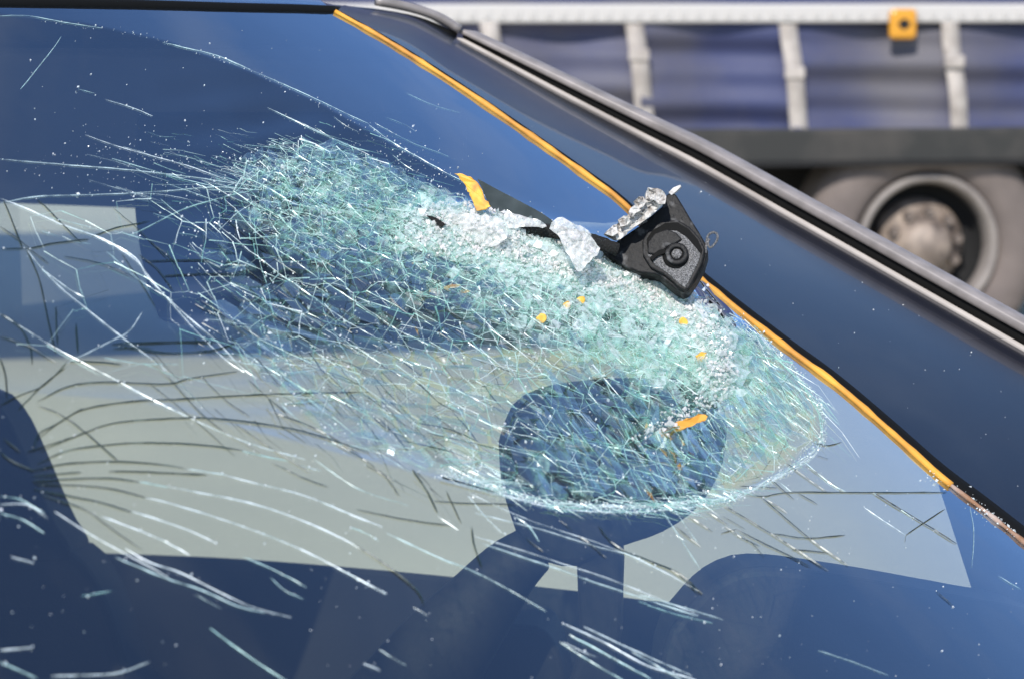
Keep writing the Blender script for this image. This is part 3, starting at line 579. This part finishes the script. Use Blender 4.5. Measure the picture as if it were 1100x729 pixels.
ZL = [[(262, 178), (330, 215), (410, 250), (500, 292), (590, 318)], [(250, 190), (310, 240), (390, 285), (470, 322), (560, 350), (640, 372)], [(236, 215), (290, 262), (360, 310), (440, 352), (520, 388), (600, 402)],
      [(205, 262), (260, 310), (330, 352), (410, 392), (480, 430), (560, 470), (650, 492)], [(222, 240), (300, 300), (380, 350), (450, 372), (530, 380)], [(275, 205), (272, 260), (278, 320), (300, 380), (340, 440)], [(330, 200), (345, 260), (352, 330), (380, 400), (400, 470)],
      [(420, 250), (440, 320), (470, 390), (500, 460), (520, 520)], [(500, 290), (520, 350), (560, 420), (600, 480), (640, 540)], [(600, 320), (640, 400), (690, 470), (740, 530)], [(680, 330), (700, 390), (740, 450), (790, 520)], [(540, 455), (600, 470), (660, 480), (720, 500), (790, 520)],
      [(530, 480), (580, 492), (640, 500), (700, 520), (760, 530)], [(560, 420), (640, 425), (700, 428), (760, 440)], [(745, 350), (800, 400), (850, 470)], [(770, 350), (830, 400), (875, 470)], [(760, 400), (800, 450), (840, 500)], [(215, 340), (290, 362), (380, 368), (470, 400)],
      [(240, 385), (310, 400), (390, 392), (460, 410), (540, 440)], [(300, 430), (370, 428), (430, 445), (520, 490)]]
RIMC = [(470, 512), (510, 524), (545, 534), (600, 547), (660, 551), (700, 550), (745, 545), (785, 538), (820, 524), (850, 507), (872, 492), (885, 474)]
for k in range(4): CR_LIST.append((B_, 2.3-.3*k, [(x+random.gauss(0, 1.2), y-k*2.2+random.gauss(0, .8)) for x, y in RIMC]))
for q in [(884, 474), (882, 450), (868, 420), (850, 395), (825, 372), (800, 350)], [(884, 470), (876, 440), (856, 408), (830, 380), (795, 352)]: CR_LIST.append((B_, 1.3, q if False else [(x+random.gauss(0, .8), y+random.gauss(0, .8)) for x, y in q]))
for q in ZL: CR_LIST.append((B_, random.uniform(.8, 1.3), [(x+random.gauss(0, 4), y+random.gauss(0, 4)) for x, y in q]))
# families of near-parallel short cracks in the left middle of the screen
def family(n, boxp, ang, ln, kindp, seed, wd=.9):
    r = np.random.default_rng(seed)
    for _ in range(n):
        x = r.uniform(boxp[0], boxp[2]); y = r.uniform(boxp[1], boxp[3]); a = math.radians(ang+r.normal(0, 5)); L = ln*r.uniform(.4, 1.3); bend = r.normal(0, .04)*L
        m_ = (x+math.cos(a)*L/2-math.sin(a)*bend, y+math.sin(a)*L/2+math.cos(a)*bend)
        CR_LIST.append((B_ if r.random() < kindp else K_, wd*r.uniform(.7, 1.4), [(x, y), m_, (x+math.cos(a)*L, y+math.sin(a)*L)]))
family(9, (110, 200, 240, 300), 41, 90, .3, 3, .6); family(10, (150, 300, 320, 420), 38, 110, .2, 4, .6); family(6, (60, 270, 250, 400), 8, 80, .3, 5, .6)
family(9, (240, 360, 430, 470), 35, 80, .15, 6, .7); family(10, (330, 400, 520, 500), 50, 45, .1, 8, .7); family(20, (120, 150, 300, 215), 15, 70, 1, 9, .55); family(10, (20, 140, 200, 260), 12, 60, 1, 12, .4)
family(9, (300, 90, 440, 180), 27, 70, 1, 13, .45); family(9, (250, 440, 500, 510), 22, 100, .5, 14, .7); family(8, (560, 552, 800, 580), 38, 40, .2, 15, .6)
family(4, (120, 560, 420, 700), 28, 60, 1, 16, .6); family(5, (540, 420, 760, 520), 56, 110, 1, 18, .8); family(7, (540, 440, 680, 520), 12, 120, 1, 19, .8)
family(8, (280, 300, 520, 440), -8, 90, .6, 21, .7)
lines = []; allp = []
for kd, wd, P in CR_LIST:
    q = smooth(P, 5.0); n = len(q)
    jit = np.cumsum(rng.normal(0, .35, q.shape), 0); jit -= np.linspace(0, 1, n)[:, None]*jit[-1]; q = q+jit*(1.3 if P[0][0] > 200 and n > 40 and inside(np.array([P[len(P)//2]]), ZONE)[0] else .25 if n > 22 else .5)
    lines.append((kd, wd, len(allp), n)); allp += list(q)
S = hit(np.array(allp)); N = normal(S)
for kd, wd, i0, n in lines:
    P = S[i0:i0+n]; n_ = N[i0:i0+n]; T = np.gradient(P, axis=0); T /= np.linalg.norm(T, axis=1)[:, None]+1e-9
    B = np.cross(n_, T); B /= np.linalg.norm(B, axis=1)[:, None]+1e-9; t = np.linspace(0, 1, n)
    noise = np.interp(t*n, np.arange(0, n+6, 3), rng.uniform(.75, 1.25, len(np.arange(0, n+6, 3))))
    W = wd*.00028*noise*np.clip(np.minimum(t, 1-t)*7+.35, 0, 1); W = W*((.9 if wd < 1.5 else .58) if kd else 1.35)
    P = P+n_*.0004; V = np.concatenate([P-B*W[:, None], P+n_*(W*1.3)[:, None], P+B*W[:, None]]); Fc = []
    for i in range(n-1):
        for a, b in ((0, n), (n, 2*n), (2*n, 0)): Fc.append((a+i, a+i+1, b+i+1, b+i))
    o = mk('crack', V, Fc, M_crack if kd else M_dark, wind)
    br = np.clip(np.interp(t*n, np.arange(0, n+4, 2), rng.beta(2.5, 1.5, len(np.arange(0, n+4, 2))))*(1.15 if kd else 1.8), .3, 1)
    me = o.data; vi = np.empty(len(me.loops), int); me.loops.foreach_get('vertex_index', vi); whit = rng.uniform(.2, .9) if wd < 1.5 else .95
    addb(o, np.stack([br[vi % n], np.full(len(vi), whit), 0*br[vi % n]], -1))

# ---- glass crumbs: one joined mass along the ridge, the bag's rim and the long cracks
def crumbs(name, px, size, lift, mat, white=(.3, 1), parent=wind, seed=1, flat=.7, **kw):
    r = np.random.default_rng(seed); Sx = hit(px); Nx = normal(Sx); Vv, Ff, cb = [], [], []
    O = np.array([(1, 0, 0), (-1, 0, 0), (0, 1, 0), (0, -1, 0), (0, 0, 1), (0, 0, -1)], float); OF = [(0, 2, 4), (2, 1, 4), (1, 3, 4), (3, 0, 4), (2, 0, 5), (1, 2, 5), (3, 1, 5), (0, 3, 5)]
    for i in range(len(px)):
        s = size[i]; A = r.normal(0, 1, (3, 3)); Qm, _ = np.linalg.qr(A); G = (O*r.uniform(.5, 1.3, (6, 1))*s*np.array([1, r.uniform(.5, 1), flat]))@Qm
        b0 = len(Vv); Vv += list(G+Sx[i]+Nx[i]*(lift[i]+s*.3)); Ff += [tuple(b0+k for k in f) for f in OF]; c = (r.uniform(.6, 1), r.uniform(*white), 0); cb += [c]*24
    o = mk(name, Vv, Ff, mat, parent, **kw); addb(o, np.array(cb)); return o
def along(poly, n, spread, seed):
    r = np.random.default_rng(seed); A = smooth(poly, 2); k = r.integers(0, len(A), n); return A[k]+r.normal(0, 1, (n, 2))*spread
p = np.vstack([along(RIDGE, 3600, (9, 9), 1), along([(440, 262), (520, 270), (600, 290), (690, 318), (745, 345)], 1600, (10, 7), 2), along(FOLD2, 190, (6, 6), 3), along([(480, 236), (540, 245), (600, 262), (640, 275)], 1500, (12, 8), 4),
               along([(690, 320), (735, 345), (765, 385), (768, 415)], 600, (14, 12), 5)])
sz = rng.lognormal(math.log(.0011), .45, len(p)); crumbs('crushed_glass_ridge', p, sz, rng.uniform(0, .004, len(p)), M_ridge, (.2, 1), kind='stuff', seed=5)
p = np.vstack([along(CORE, 1300, (34, 20), 6), along([(480, 505), (560, 538), (680, 548), (790, 535), (860, 500), (884, 470)], 900, (6, 3.5), 7), along([(800, 350), (850, 395), (882, 440), (884, 474)], 300, (2.5, 2.5), 8),
               along([(260, 175), (285, 185), (330, 195)], 350, (9, 4), 9), along([(560, 330), (640, 370), (720, 400)], 900, (45, 26), 10), along([(250, 260), (300, 330), (400, 400), (520, 470)], 500, (40, 30), 31)])
p = p[inside(p, ZONE) | (pdist(p, ZONE, True) < 4)]; p = p[rng.random(len(p)) < np.clip(clump(p)*1.7-.25, .03, 1)+.8*np.exp(-(pdist(p, BAG)/10.)**2)]; hd = inside(p, HEAD); p = p[~hd | (rng.random(len(p)) < .25)]
sz = rng.lognormal(math.log(.00062), .4, len(p)); crumbs('glass_crumbs', p, sz, rng.uniform(0, .002, len(p)), M_crush, (0, 1), kind='stuff', seed=6)
bp_ = np.array([allp[i0+int(k)] for kd, wd, i0, n in lines if kd for k in rng.integers(0, n, max(1, n//14))]); bp_ = bp_+rng.normal(0, .6, bp_.shape)
zp = rng.uniform((150, 130), (890, 550), (2600, 2)); zp = zp[inside(zp, ZONE)]; zp = zp[rng.random(len(zp)) < .55]; bp_ = np.vstack([bp_, zp])
crumbs('glass_glints', bp_, np.minimum(rng.lognormal(math.log(.0006), .4, len(bp_)), .0012)*np.where(bp_[:, 1] > 555, .7, 1), rng.uniform(.0005, .0025, len(bp_)), M_glint, (.8, 1), kind='stuff', seed=17)
ep = np.vstack([along([(1000, 507), (1030, 528), (1052, 545), (1075, 560)], 70, (7, 3), 41), along([(1040, 538), (1070, 556), (1100, 582)], 45, (5, 4), 42), along([(700, 345), (790, 345), (870, 410)], 25, (18, 8), 43)]); crumbs('edge_crumbs', ep, rng.lognormal(math.log(.0006), .5, len(ep)), np.full(len(ep), .0012), M_glint, (.5, 1), kind='stuff', seed=18)
# specks of glass dust all over the screen
p = np.vstack([rng.uniform((0, 15), (900, 729), (330, 2)), rng.uniform((700, 480), (1090, 729), (90, 2)), along([(100, 165), (220, 190), (320, 175), (420, 190)], 520, (55, 18), 11), along([(20, 18), (180, 45), (345, 112), (480, 187), (600, 243)], 170, (3, 2), 12), along([(380, 150), (430, 175), (480, 200)], 120, (25, 10), 14)]
  + [np.array(allp)[rng.integers(0, len(allp), 700)]+rng.normal(0, 1.0, (700, 2))])
E_ok = p[:, 1] > np.interp(p[:, 0], [q[0] for q in EPX], [q[1]+8 for q in EPX]); p = p[E_ok]
sz = np.minimum(rng.lognormal(math.log(.00034), .5, len(p)), .0009); crumbs('glass_dust', p, sz, np.zeros(len(p)), M_crush, (.6, 1), kind='stuff', seed=7)

pil = [o for o in car.children if o.name == 'pillar'][0]; PR = np.array([v.co for v in pil.data.vertices]).reshape(-1, NP, 3); r = np.random.default_rng(5); VV_, FF_ = [], []
for _ in range(60):
    i, j = int(r.integers(1, len(PR)-1)), int(min(NP-2, max(2, r.normal(62, 18)))); a, b = r.random(2); P = PR[i, j]*(1-a)+PR[i, j+1]*a; P = P*(1-b)+(PR[i-1, j]*(1-a)+PR[i-1, j+1]*a)*b
    s_ = r.lognormal(math.log(.00035), .5); G = np.array([(1, 0, 0), (-1, 0, 0), (0, 1, 0), (0, -1, 0), (0, 0, 1), (0, 0, -1)])*s_*r.uniform(.5, 1.4, (6, 1)); b0 = len(VV_); VV_ += list(G+P)
    FF_ += [tuple(b0+k for k in f) for f in ((0, 2, 4), (2, 1, 4), (1, 3, 4), (3, 0, 4), (2, 0, 5), (1, 2, 5), (3, 1, 5), (0, 3, 5))]
o = mk('pillar_dust', VV_, FF_, M_crush, pil, kind='stuff'); addb(o, np.tile([.8, .9, 0], (len(o.data.loops), 1)))
# ---- bent flaps of crushed glass standing up from the ridge
def flap(name, outline, depth, tilt, amp, seed, step=4.0, thick=.003, parent=wind, mat=M_ridge, bright=.85, lift=None, **kw):
    r = np.random.default_rng(seed); ol = smooth(list(outline)+[outline[0]], 4)[:-1]; ol = ol+r.normal(0, .7, ol.shape); lo, hi = ol.min(0), ol.max(0)
    gx, gy = np.meshgrid(np.arange(lo[0], hi[0], step), np.arange(lo[1], hi[1], step)); G = np.stack([gx.ravel(), gy.ravel()], -1)+r.normal(0, step*.25, (gx.size, 2))
    G = G[inside(G, ol) & (pdist(G, ol, True) > step*.6)]; P = np.vstack([ol, G]); VV, T = delaunay(P); T = [t for t in T if len(t) == 3 and inside(VV[list(t)].mean(0)[None], ol)[0]]
    cy = ol[:, 1].mean(); dep = depth+(VV[:, 1]-cy)*tilt+r.normal(0, amp, len(VV))+amp*2*np.sin(VV[:, 0]*.21+seed)*np.cos(VV[:, 1]*.27)
    if lift is not None:
        hp = hit(VV); dep = (hp-CAM)@D-lift+r.normal(0, amp, len(VV))
    P3 = CAM+rays(VV)*dep[:, None]; n = len(P3); back = P3+D*thick
    F = [t if np.cross(VV[t[1]]-VV[t[0]], VV[t[2]]-VV[t[0]]) < 0 else t[::-1] for t in T]; F2 = [tuple(n+i for i in t[::-1]) for t in F]
    cnt = {}
    for t in F:
        for a, b in ((t[0], t[1]), (t[1], t[2]), (t[2], t[0])): cnt[(a, b)] = 1
    S_ = [(a, n+a, n+b, b) for a, b in cnt if (b, a) not in cnt]
    o = mk(name, np.vstack([P3, back]), F+F2+S_, mat, parent, **kw); me = o.data
    bb = r.uniform(.55, 1, 2*n)*bright; wv = r.uniform(.3, 1, 2*n); vi = np.empty(len(me.loops), int); me.loops.foreach_get('vertex_index', vi); addb(o, np.stack([bb[vi], wv[vi], 0*bb[vi]], -1)); return o
def dep(px, py): return float((hit([(px, py)])[0]-CAM)@D)
d1 = dep(625, 292); dc = dep(590, 280)-.004
flap('glass_flap', [(590, 245), (595, 236), (604, 233), (614, 239), (624, 243), (632, 248), (641, 263), (643, 271), (634, 281), (622, 292), (612, 278), (606, 266), (599, 252)], dc-.012, -.0002, .0007, 1, step=2.6)
flap('glass_flap', [(541, 231), (545, 227), (566, 234), (577, 236), (587, 243), (577, 245), (563, 243), (545, 245)], dep(560, 262)-.002, -.0002, .0005, 2, step=2.6)
flap('glass_flap', [(477, 236), (486, 228), (500, 229), (520, 231), (538, 235), (547, 246), (541, 259), (522, 265), (496, 258), (481, 248)], dep(510, 262)-.001, -.0002, .0009, 3, step=2.6)
flap('glass_flap', [(606, 284), (622, 276), (646, 274), (662, 281), (690, 290), (712, 298), (732, 316), (744, 344), (738, 360), (716, 346), (690, 328), (650, 314), (616, 302)], 0, 0, .0007, 4, step=3, lift=.0025)
flap('glass_flap', [(420, 256), (470, 258), (505, 260), (550, 264), (590, 272), (622, 286), (644, 306), (600, 306), (555, 296), (510, 286), (465, 274)], 0, 0, .0007, 5, step=3, lift=.002)
flap('clear_flap', [(560, 258), (585, 258), (600, 266), (612, 278), (620, 289), (605, 283), (585, 270)], dep(600, 290)-.001, 0, .0003, 6, bright=.45, mat=M_crush)
# dark slit and the black foam cord pressed under the flaps
dc = dep(590, 280)+.012
cp = CAM+rays(smooth([(534, 252), (552, 250), (575, 247), (600, 250), (625, 256), (645, 262), (664, 268)], 4))*(dc+np.zeros((1, 1)))
V, F = tube_mesh(cp, np.interp(np.linspace(0, 1, len(cp)), [0, .1, .8, 1], [.001, .0044, .0048, .004])+rng.normal(0, .00015, len(cp)), 12); V = np.array(V)+rng.normal(0, .00025, (len(V), 3))
o = mk('foam_cord', V, F, M_foam, sm=True, label='black foam cord squeezed out between crushed glass and the broken bracket', category='foam cord')
o = flap('dark_splinter', [(459, 232), (470, 234), (478, 240), (474, 244), (466, 238)], dep(470, 250)-.002, 0, .0003, 8, mat=M_foam, parent=None)
o['label'] = 'small pointed dark splinter at the left end of the glass ridge'; o['category'] = 'splinter'

# ---- orange reflections in the dented glass, built as solid pieces
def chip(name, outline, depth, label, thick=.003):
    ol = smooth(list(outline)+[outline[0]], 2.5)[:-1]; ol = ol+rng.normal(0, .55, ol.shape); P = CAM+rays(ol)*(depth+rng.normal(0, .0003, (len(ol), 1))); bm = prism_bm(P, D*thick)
    o = mkb(name, bm, M_orange if name == 'orange_reflection_streak' else M_orefl, None, label=label, category='orange reflection', group='orange reflections in the shattered glass'); bevel(o, .0006, 2); return o
chip('orange_reflection', [(488, 186), (500, 188), (513, 196), (520, 212), (526, 222), (512, 226), (506, 212), (499, 198)], dep(505, 232)-.006, 'largest curved orange reflection, built as a sliver above the ridge of crushed glass', .004)
chip('orange_reflection_fleck', [(575, 341), (581, 337), (587, 340), (585, 346), (578, 347)], dep(580, 345)-.004, 'tiny yellow-orange reflection, built as a chip left of the others in the crushed glass')
chip('orange_reflection_fleck', [(605, 326), (610, 322), (613, 326), (611, 332), (606, 331)], dep(609, 330)-.004, 'faint fleck of reflected orange, built as a chip just below the glass ridge')
chip('orange_reflection_fleck', [(620, 321), (626, 318), (629, 322), (626, 327)], dep(624, 326)-.004, 'second fleck of reflected orange, built as a chip closest beneath the black bracket')
chip('orange_reflection_fleck', [(729, 343), (735, 341), (739, 347), (735, 352), (731, 349)], dep(734, 350)-.004, 'orange-brown reflection, built as a chip at the top right of the shattered bulge')
chip('orange_reflection_fleck', [(748, 382), (756, 378), (764, 382), (762, 389), (752, 390)], dep(755, 390)-.005, 'bright yellow-orange reflection, built as a chip on the right of the shattered bulge')
chip('orange_reflection_streak', [(702, 466), (722, 455), (742, 448), (757, 444), (758, 451), (735, 460), (712, 472), (705, 473)], dep(730, 462)-.003, 'short orange-brown reflection, built as a strip across the dark oval behind the glass')
# dark reflection beside the orange one, built as a flat wedge
wp = CAM+rays(smooth([(513, 192), (535, 204), (560, 217), (585, 231), (600, 244), (585, 243), (560, 236), (540, 230), (527, 224), (521, 210), (513, 192)], 4)[:-1])*(dep(555, 238)+.002); wdg = mkb('dark_reflection_wedge', prism_bm(wp, D*.004), M_darkrefl)
wdg['label'] = 'dark reflection, built as a flat wedge behind the curved orange one'; wdg['category'] = 'dark reflection'

# ------------------------------------------------------------------ broken black bracket
br = empty('bracket', 'scuffed black plastic bracket with round boss stuck in the crushed glass', 'bracket')
DB = dep(705, 318)-.008; nB = D*.93+np.array([0, 0, -.30])+R*.10; nB /= np.linalg.norm(nB); PB = at(705, 270, DB)
def bp(L): return [(620+x*.2195, 180+y*.2195) for x, y in L]
def bslab(name, L, front, thick, mat, bev=.0008, par=br, sub=False, **kw):
    return slab(name, bp(L), PB-nB*front, nB, thick, mat, par, bev, sub, **kw)
body = [(112, 408), (190, 362), (300, 288), (415, 190), (440, 128), (482, 128), (520, 190), (560, 258), (600, 320), (625, 365), (642, 412), (622, 480), (585, 545), (545, 602), (515, 610), (480, 592), (440, 560), (400, 525), (300, 512), (230, 482), (170, 445)]
bslab('body', body, 0, .016, M_brk, .0012)
bslab('raised_rim', [(322, 430), (318, 360), (352, 300), (420, 262), (490, 255), (550, 290), (600, 345), (628, 400), (612, 470), (560, 570), (530, 602), (500, 590), (470, 560), (420, 520), (360, 490)], .003, .004, M_brk, .0010, sub=True)
bslab('face_plate', [(345, 430), (345, 365), (372, 318), (430, 285), (485, 280), (540, 312), (585, 365), (608, 408), (592, 465), (545, 560), (528, 588), (490, 560), (440, 515), (385, 478)], .0036, .002, M_grain, .0004, sub=True)
bslab('recess_shade_arc', [(345, 400), (340, 350), (368, 308), (430, 272), (490, 268), (545, 300), (590, 352), (612, 402), (606, 425), (575, 385), (535, 340), (490, 310), (440, 305), (395, 325), (370, 365), (362, 415)], .0040, .002, M_rubber, .0003, sub=True)  # black piece on the face; the recess's shade is in its colour
bslab('drum', [(345, 420), (345, 365), (380, 320), (440, 300), (485, 318), (515, 350), (480, 372), (440, 385), (425, 405), (375, 425)], .0052, .003, M_brk, .0009, sub=True)
def ring(name, cx, cy, r0, r1, front, h, mat, k=40):
    cc = bp([(cx, cy)])[0]; c0 = on_plane([cc], PB-nB*front, nB)[0]; sc = .2195*DB/FPX; e1 = R-nB*(R@nB); e1 /= np.linalg.norm(e1); e2 = np.cross(nB, e1); V, F = [], []
    prof = [(r0, 0), (r0, -h*.8), (r0+(r1-r0)*.2, -h), (r1-(r1-r0)*.2, -h), (r1, -h*.8), (r1, h)]
    if r0 <= 0: prof = [(0.01, -h), (r1*.75, -h), (r1, -h*.6), (r1, h)]
    for i in range(k):
        a = 2*math.pi*i/k
        for rr, zz in prof: V.append(c0+(e1*math.cos(a)+e2*math.sin(a))*rr*sc+nB*zz)
    m_ = len(prof)
    for i in range(k):
        for j in range(m_-1): F.append((i*m_+j, ((i+1) % k)*m_+j, ((i+1) % k)*m_+j+1, i*m_+j+1))
    return mk(name, V, F, mat, br, sm=True)
ring('boss_shade_disc', 482, 432, 0, 64, .0042, .0004, M_rubber)  # black disc painting the shade of the groove around the boss
ring('boss_ring', 488, 426, 32, 56, .0048, .0022, M_brk)
ring('boss_pin', 488, 424, 0, 26, .0046, .0012, M_grain)
bslab('boss_arm', [(355, 440), (400, 402), (430, 398), (436, 418), (395, 432), (368, 456)], .0060, .002, M_rubber, .0003)
lp = on_plane(smooth(bp([(628, 420), (632, 375), (640, 335), (662, 318), (684, 325), (686, 352), (668, 380), (650, 392), (640, 372), (646, 350)]), 1.5), PB, nB)
V, F = tube_mesh(lp, .0008, 8); mk('wire_loop', V, F, M_grain, br, sm=True)
bslab('pale_tab', [(446, 122), (470, 98), (505, 84), (510, 92), (490, 112), (462, 136)], .001, .003, M_cast, .0004)
Dc = float((PB-nB*.009-CAM)@D)
flap('metal_casting', bp([(132, 320), (180, 285), (225, 250), (262, 205), (300, 180), (335, 150), (342, 112), (372, 98), (412, 112), (436, 140), (432, 170), (400, 205), (360, 235), (330, 262), (285, 292), (240, 325), (196, 358)]), Dc, 0, .0011, 21, 2.2, .014, br, M_cast)
for q_, L in enumerate(([(338, 120), (350, 98), (380, 96), (400, 118), (392, 158), (356, 156)], [(278, 165), (300, 146), (322, 142), (336, 168), (318, 196), (290, 198)], [(250, 215), (262, 196), (288, 186), (308, 208), (276, 240), (256, 238)], [(198, 258), (226, 236), (252, 232), (260, 262), (216, 292)], [(385, 125), (404, 108), (434, 136), (428, 176), (398, 182), (380, 160)], [(140, 322), (170, 296), (196, 290), (200, 320), (176, 342)])):
    flap('casting_lump', bp(L), Dc-.0035-.0008*(q_ % 3), 0, .0007, 30+q_, 2.0, .006, br, M_cast)
for q_, L in enumerate(([(303, 195), (335, 188), (344, 214), (314, 224)], [(218, 258), (246, 252), (252, 288), (226, 304)], [(262, 250), (280, 240), (290, 262), (270, 280)], [(350, 190), (366, 180), (374, 196), (358, 206)])):
    bslab('casting_shade_patch', L, .0125, .002, M_rubber, .0003)  # black plates laid on the casting, painting the shade of its holes
bslab('casting_patch', [(318, 232), (345, 226), (342, 262), (300, 284), (286, 264)], .0122, .002, M_grain, .0004)

# ------------------------------------------------------------------ trailer behind
tr = empty('trailer', 'blue curtain-sided lorry trailer parked behind the car', 'trailer')
AT = math.radians(8); Dh = np.array([-math.sin(PHI), math.cos(PHI), 0]); uT = R*math.cos(AT)+Dh*math.sin(AT); nT = np.array([-uT[1], uT[0], 0]);  # nT points away from the camera
if nT@Dh < 0: nT = -nT
PT = at(996, 265, 9.5); PT0 = np.array([PT[0], PT[1], 0])
def tp(px, py, off=0.0):
    P = on_plane([(px, py)], PT0+nT*off, nT)[0]; return float((P-PT0)@uT), float(P[2])
def W3(u, z, w_=0.0): return PT0+uT*u+nT*w_+np.array([0, 0, z])
def tbox(name, u0, u1, z0, z1, w0, w1, mat, parent=tr, bev=0, **kw):
    bm = bmesh.new(); vs = [bm.verts.new(W3(u, z, q)) for u in (u0, u1) for z in (z0, z1) for q in (w0, w1)]
    for f in ((0, 1, 3, 2), (4, 6, 7, 5), (0, 4, 5, 1), (2, 3, 7, 6), (0, 2, 6, 4), (1, 5, 7, 3)): bm.faces.new([vs[i] for i in f])
    o = mkb(name, bm, mat, parent, **kw)
    if bev: bevel(o, bev, 2)
    return o
UA, UB = -11.0, 2.6
zt = tp(900, 138)[1]; zb = tp(900, 174)[1]; z1 = tp(900, 24)[1]; z2 = tp(900, 5)[1]
print('trailer z', zt, zb, z1, z2, 'wheel z', PT[2])
def curtain(name, u0, u1, za, zb_, seed, nz=26, nu=60):
    r = np.random.default_rng(seed); us = np.linspace(u0, u1, nu); zs = np.linspace(za, zb_, nz); rows_ = []; ph = r.uniform(0, 6, 4)
    for z in zs:
        t = (z-za)/(zb_-za); off = -.018*np.sin(t*9+ph[0]+.25*np.sin(us*1.7+ph[1]))-.010*np.sin(t*21+ph[2]+us*.8)-.02*np.cos((us-u0)/(u1-u0)*2*math.pi)
        rows_.append(np.stack([W3(u, z, o_) for u, o_ in zip(us, off)]))
    return loft(name, rows_, M_tarp, tr)
straps = [(531, 548), (686, 717), (850, 876), (1022, 1042), (1190, 1212)]
su = [tp(a, 80)[0]+.0 for a, b in straps]; pitch = .62
us_all = [UA]+[u for u in np.arange(su[0]-pitch*15, su[0]-.1, pitch)]+su+[UB]
for i in range(len(us_all)-1): curtain('curtain_panel', us_all[i], us_all[i+1], zt-.01, z1+.01, i)
curtain('upper_curtain', UA, UB, z2-.01, 3.6, 99, 60, 400)
tbox('lacing_rail', UA, UB, z1-.002, z2+.002, -.05, -.0, M_white, bev=.01)
for k in range(150):
    u = UB-.045-.06*k
    if u < -6.4: break
    tbox('rail_eyelet', u, u+.02, z1+.02, z2-.02, -.056, -.048, M_white)
for i, u in enumerate(us_all[1:-1]):
    px = (850, 876); lean = .055
    zz = np.linspace(zt-.03, z1+.01, 14); wv = .036; A = []; Bq = []
    for z in zz:
        t = (z-zt)/(z1-zt); off = -.045-.012*math.sin(t*7+i); uu_ = u+lean*(.5-t); A.append(W3(uu_-wv, z, off)); Bq.append(W3(uu_+wv, z, off))
    s_ = loft('strap', [A, Bq], M_strap, tr, sm=True, thick=.006)
    t = .62+.1*math.sin(i*2.1); uu_ = u+lean*(.5-t); tbox('buckle', uu_-.042, uu_+.042, zt+(z1-zt)*t-.025, zt+(z1-zt)*t+.025, -.07, -.052, M_strap, s_, .01)
tbox('side_rail', UA, UB, zb, zt, -.06, .08, M_chas, bev=.01)
tbox('rail_lip', UA, UB, zb-.012, zb+.004, -.075, .06, M_black)
tbox('deck', UA, UB, zb+.01, zt-.02, .081, 2.5, M_black)
tbox('roof', UA, UB, 3.6, 3.65, -.02, 2.52, M_white)
tbox('far_side', UA, UB, zt, 3.6, 2.5, 2.53, M_tarp)
tbox('chassis_beam', UA, UB, .72, zb-.005, .75, .9, M_black)
ub0 = tp(168, 260, .3)[0]; ub1 = tp(470, 260, .3)[0]; tbox('storage_box', ub0, ub1, .42, zb-.02, .3, .85, M_chas, bev=.02)
tbox('dark_void_panel', tp(700, 220)[0], UB, .40, zb-.01, .62, .66, M_black)  # black sheet added for the dark void under the trailer
tbox('mudguard', tp(872, 220)[0]-.1, tp(872, 220)[0]+1.5, .86, .90, .0, .5, M_black)
# reflector
cu, cz = tp(964, 26); tbox('side_reflector', cu-.056, cu+.056, cz-.06, cz+.06, -.09, -.05, M_amber, bev=.018)
rf = [o for o in tr.children if o.name == 'side_reflector'][0]
bm = bmesh.new(); k = 20; cts = [bm.verts.new(W3(cu+.024*math.cos(a)*(1+.15*math.cos(4*a)), cz+.02*math.sin(a)*(1+.15*math.cos(4*a)), -.0925)) for a in np.linspace(0, 2*math.pi, k, endpoint=False)]; bm.faces.new(cts)
r_ = bmesh.ops.extrude_face_region(bm, geom=bm.faces[:]); bmesh.ops.translate(bm, vec=Vector(nT*.004), verts=[v for v in r_['geom'] if isinstance(v, bmesh.types.BMVert)]); mkb('reflector_mark', bm, M_black, rf)
# wheel
wh = bpy.data.objects.new('wheel', None); COL.objects.link(wh); wh.parent = tr; ZC = PT[2]
def lathe(name, prof, mat, parent, u=0, z=None, k=72):
    z = ZC if z is None else z; V, F = [], []; m_ = len(prof)
    for i in range(k):
        a = 2*math.pi*i/k
        for r_, w_ in prof: V.append(W3(u+r_*math.cos(a), z+r_*math.sin(a), w_))
    for i in range(k):
        for j in range(m_-1): F.append((i*m_+j, ((i+1) % k)*m_+j, ((i+1) % k)*m_+j+1, i*m_+j+1))
    return mk(name, V, F, mat, parent, sm=True)
ZR = ZC
lathe('tyre', [(.30, .02), (.315, -.005), (.35, -.02), (.40, -.025), (.45, -.012), (.478, .01), (ZR-.004, .05), (ZR, .08), (ZR, .30), (.45, .36), (.30, .36)], M_tyre, wh)
lathe('rim', [(.292, .03), (.298, -.01), (.292, -.022), (.272, -.02), (.262, .0), (.257, .03), (.252, .09), (.25, .15)], M_rim, wh)
lathe('dish', [(.2495, .05), (.248, .15), (.19, .17), (.15, .16), (.0, .16)], M_black, wh)
lathe('hub', [(.19, .16), (.185, .10), (.15, .07), (.115, .04), (.10, -.01), (.07, -.035), (.0, -.04)], M_hub, wh)
nut = None
for i in range(10):
    a = 2*math.pi*i/10+.2; bm = bmesh.new(); bmesh.ops.create_cone(bm, cap_ends=True, segments=6, radius1=.022, radius2=.018, depth=.07)
    M = Matrix((Vector(uT), Vector((0, 0, 1)), Vector(nT))).transposed().to_4x4()
    if nut is None: nut = mkb('wheel_nut', bm, M_hub, wh); o = nut
    else: bm.free(); o = nut.copy(); COL.objects.link(o)
    o.matrix_local = Matrix.Translation(Vector(W3(.142*math.cos(a), ZC+.142*math.sin(a), .06))) @ M
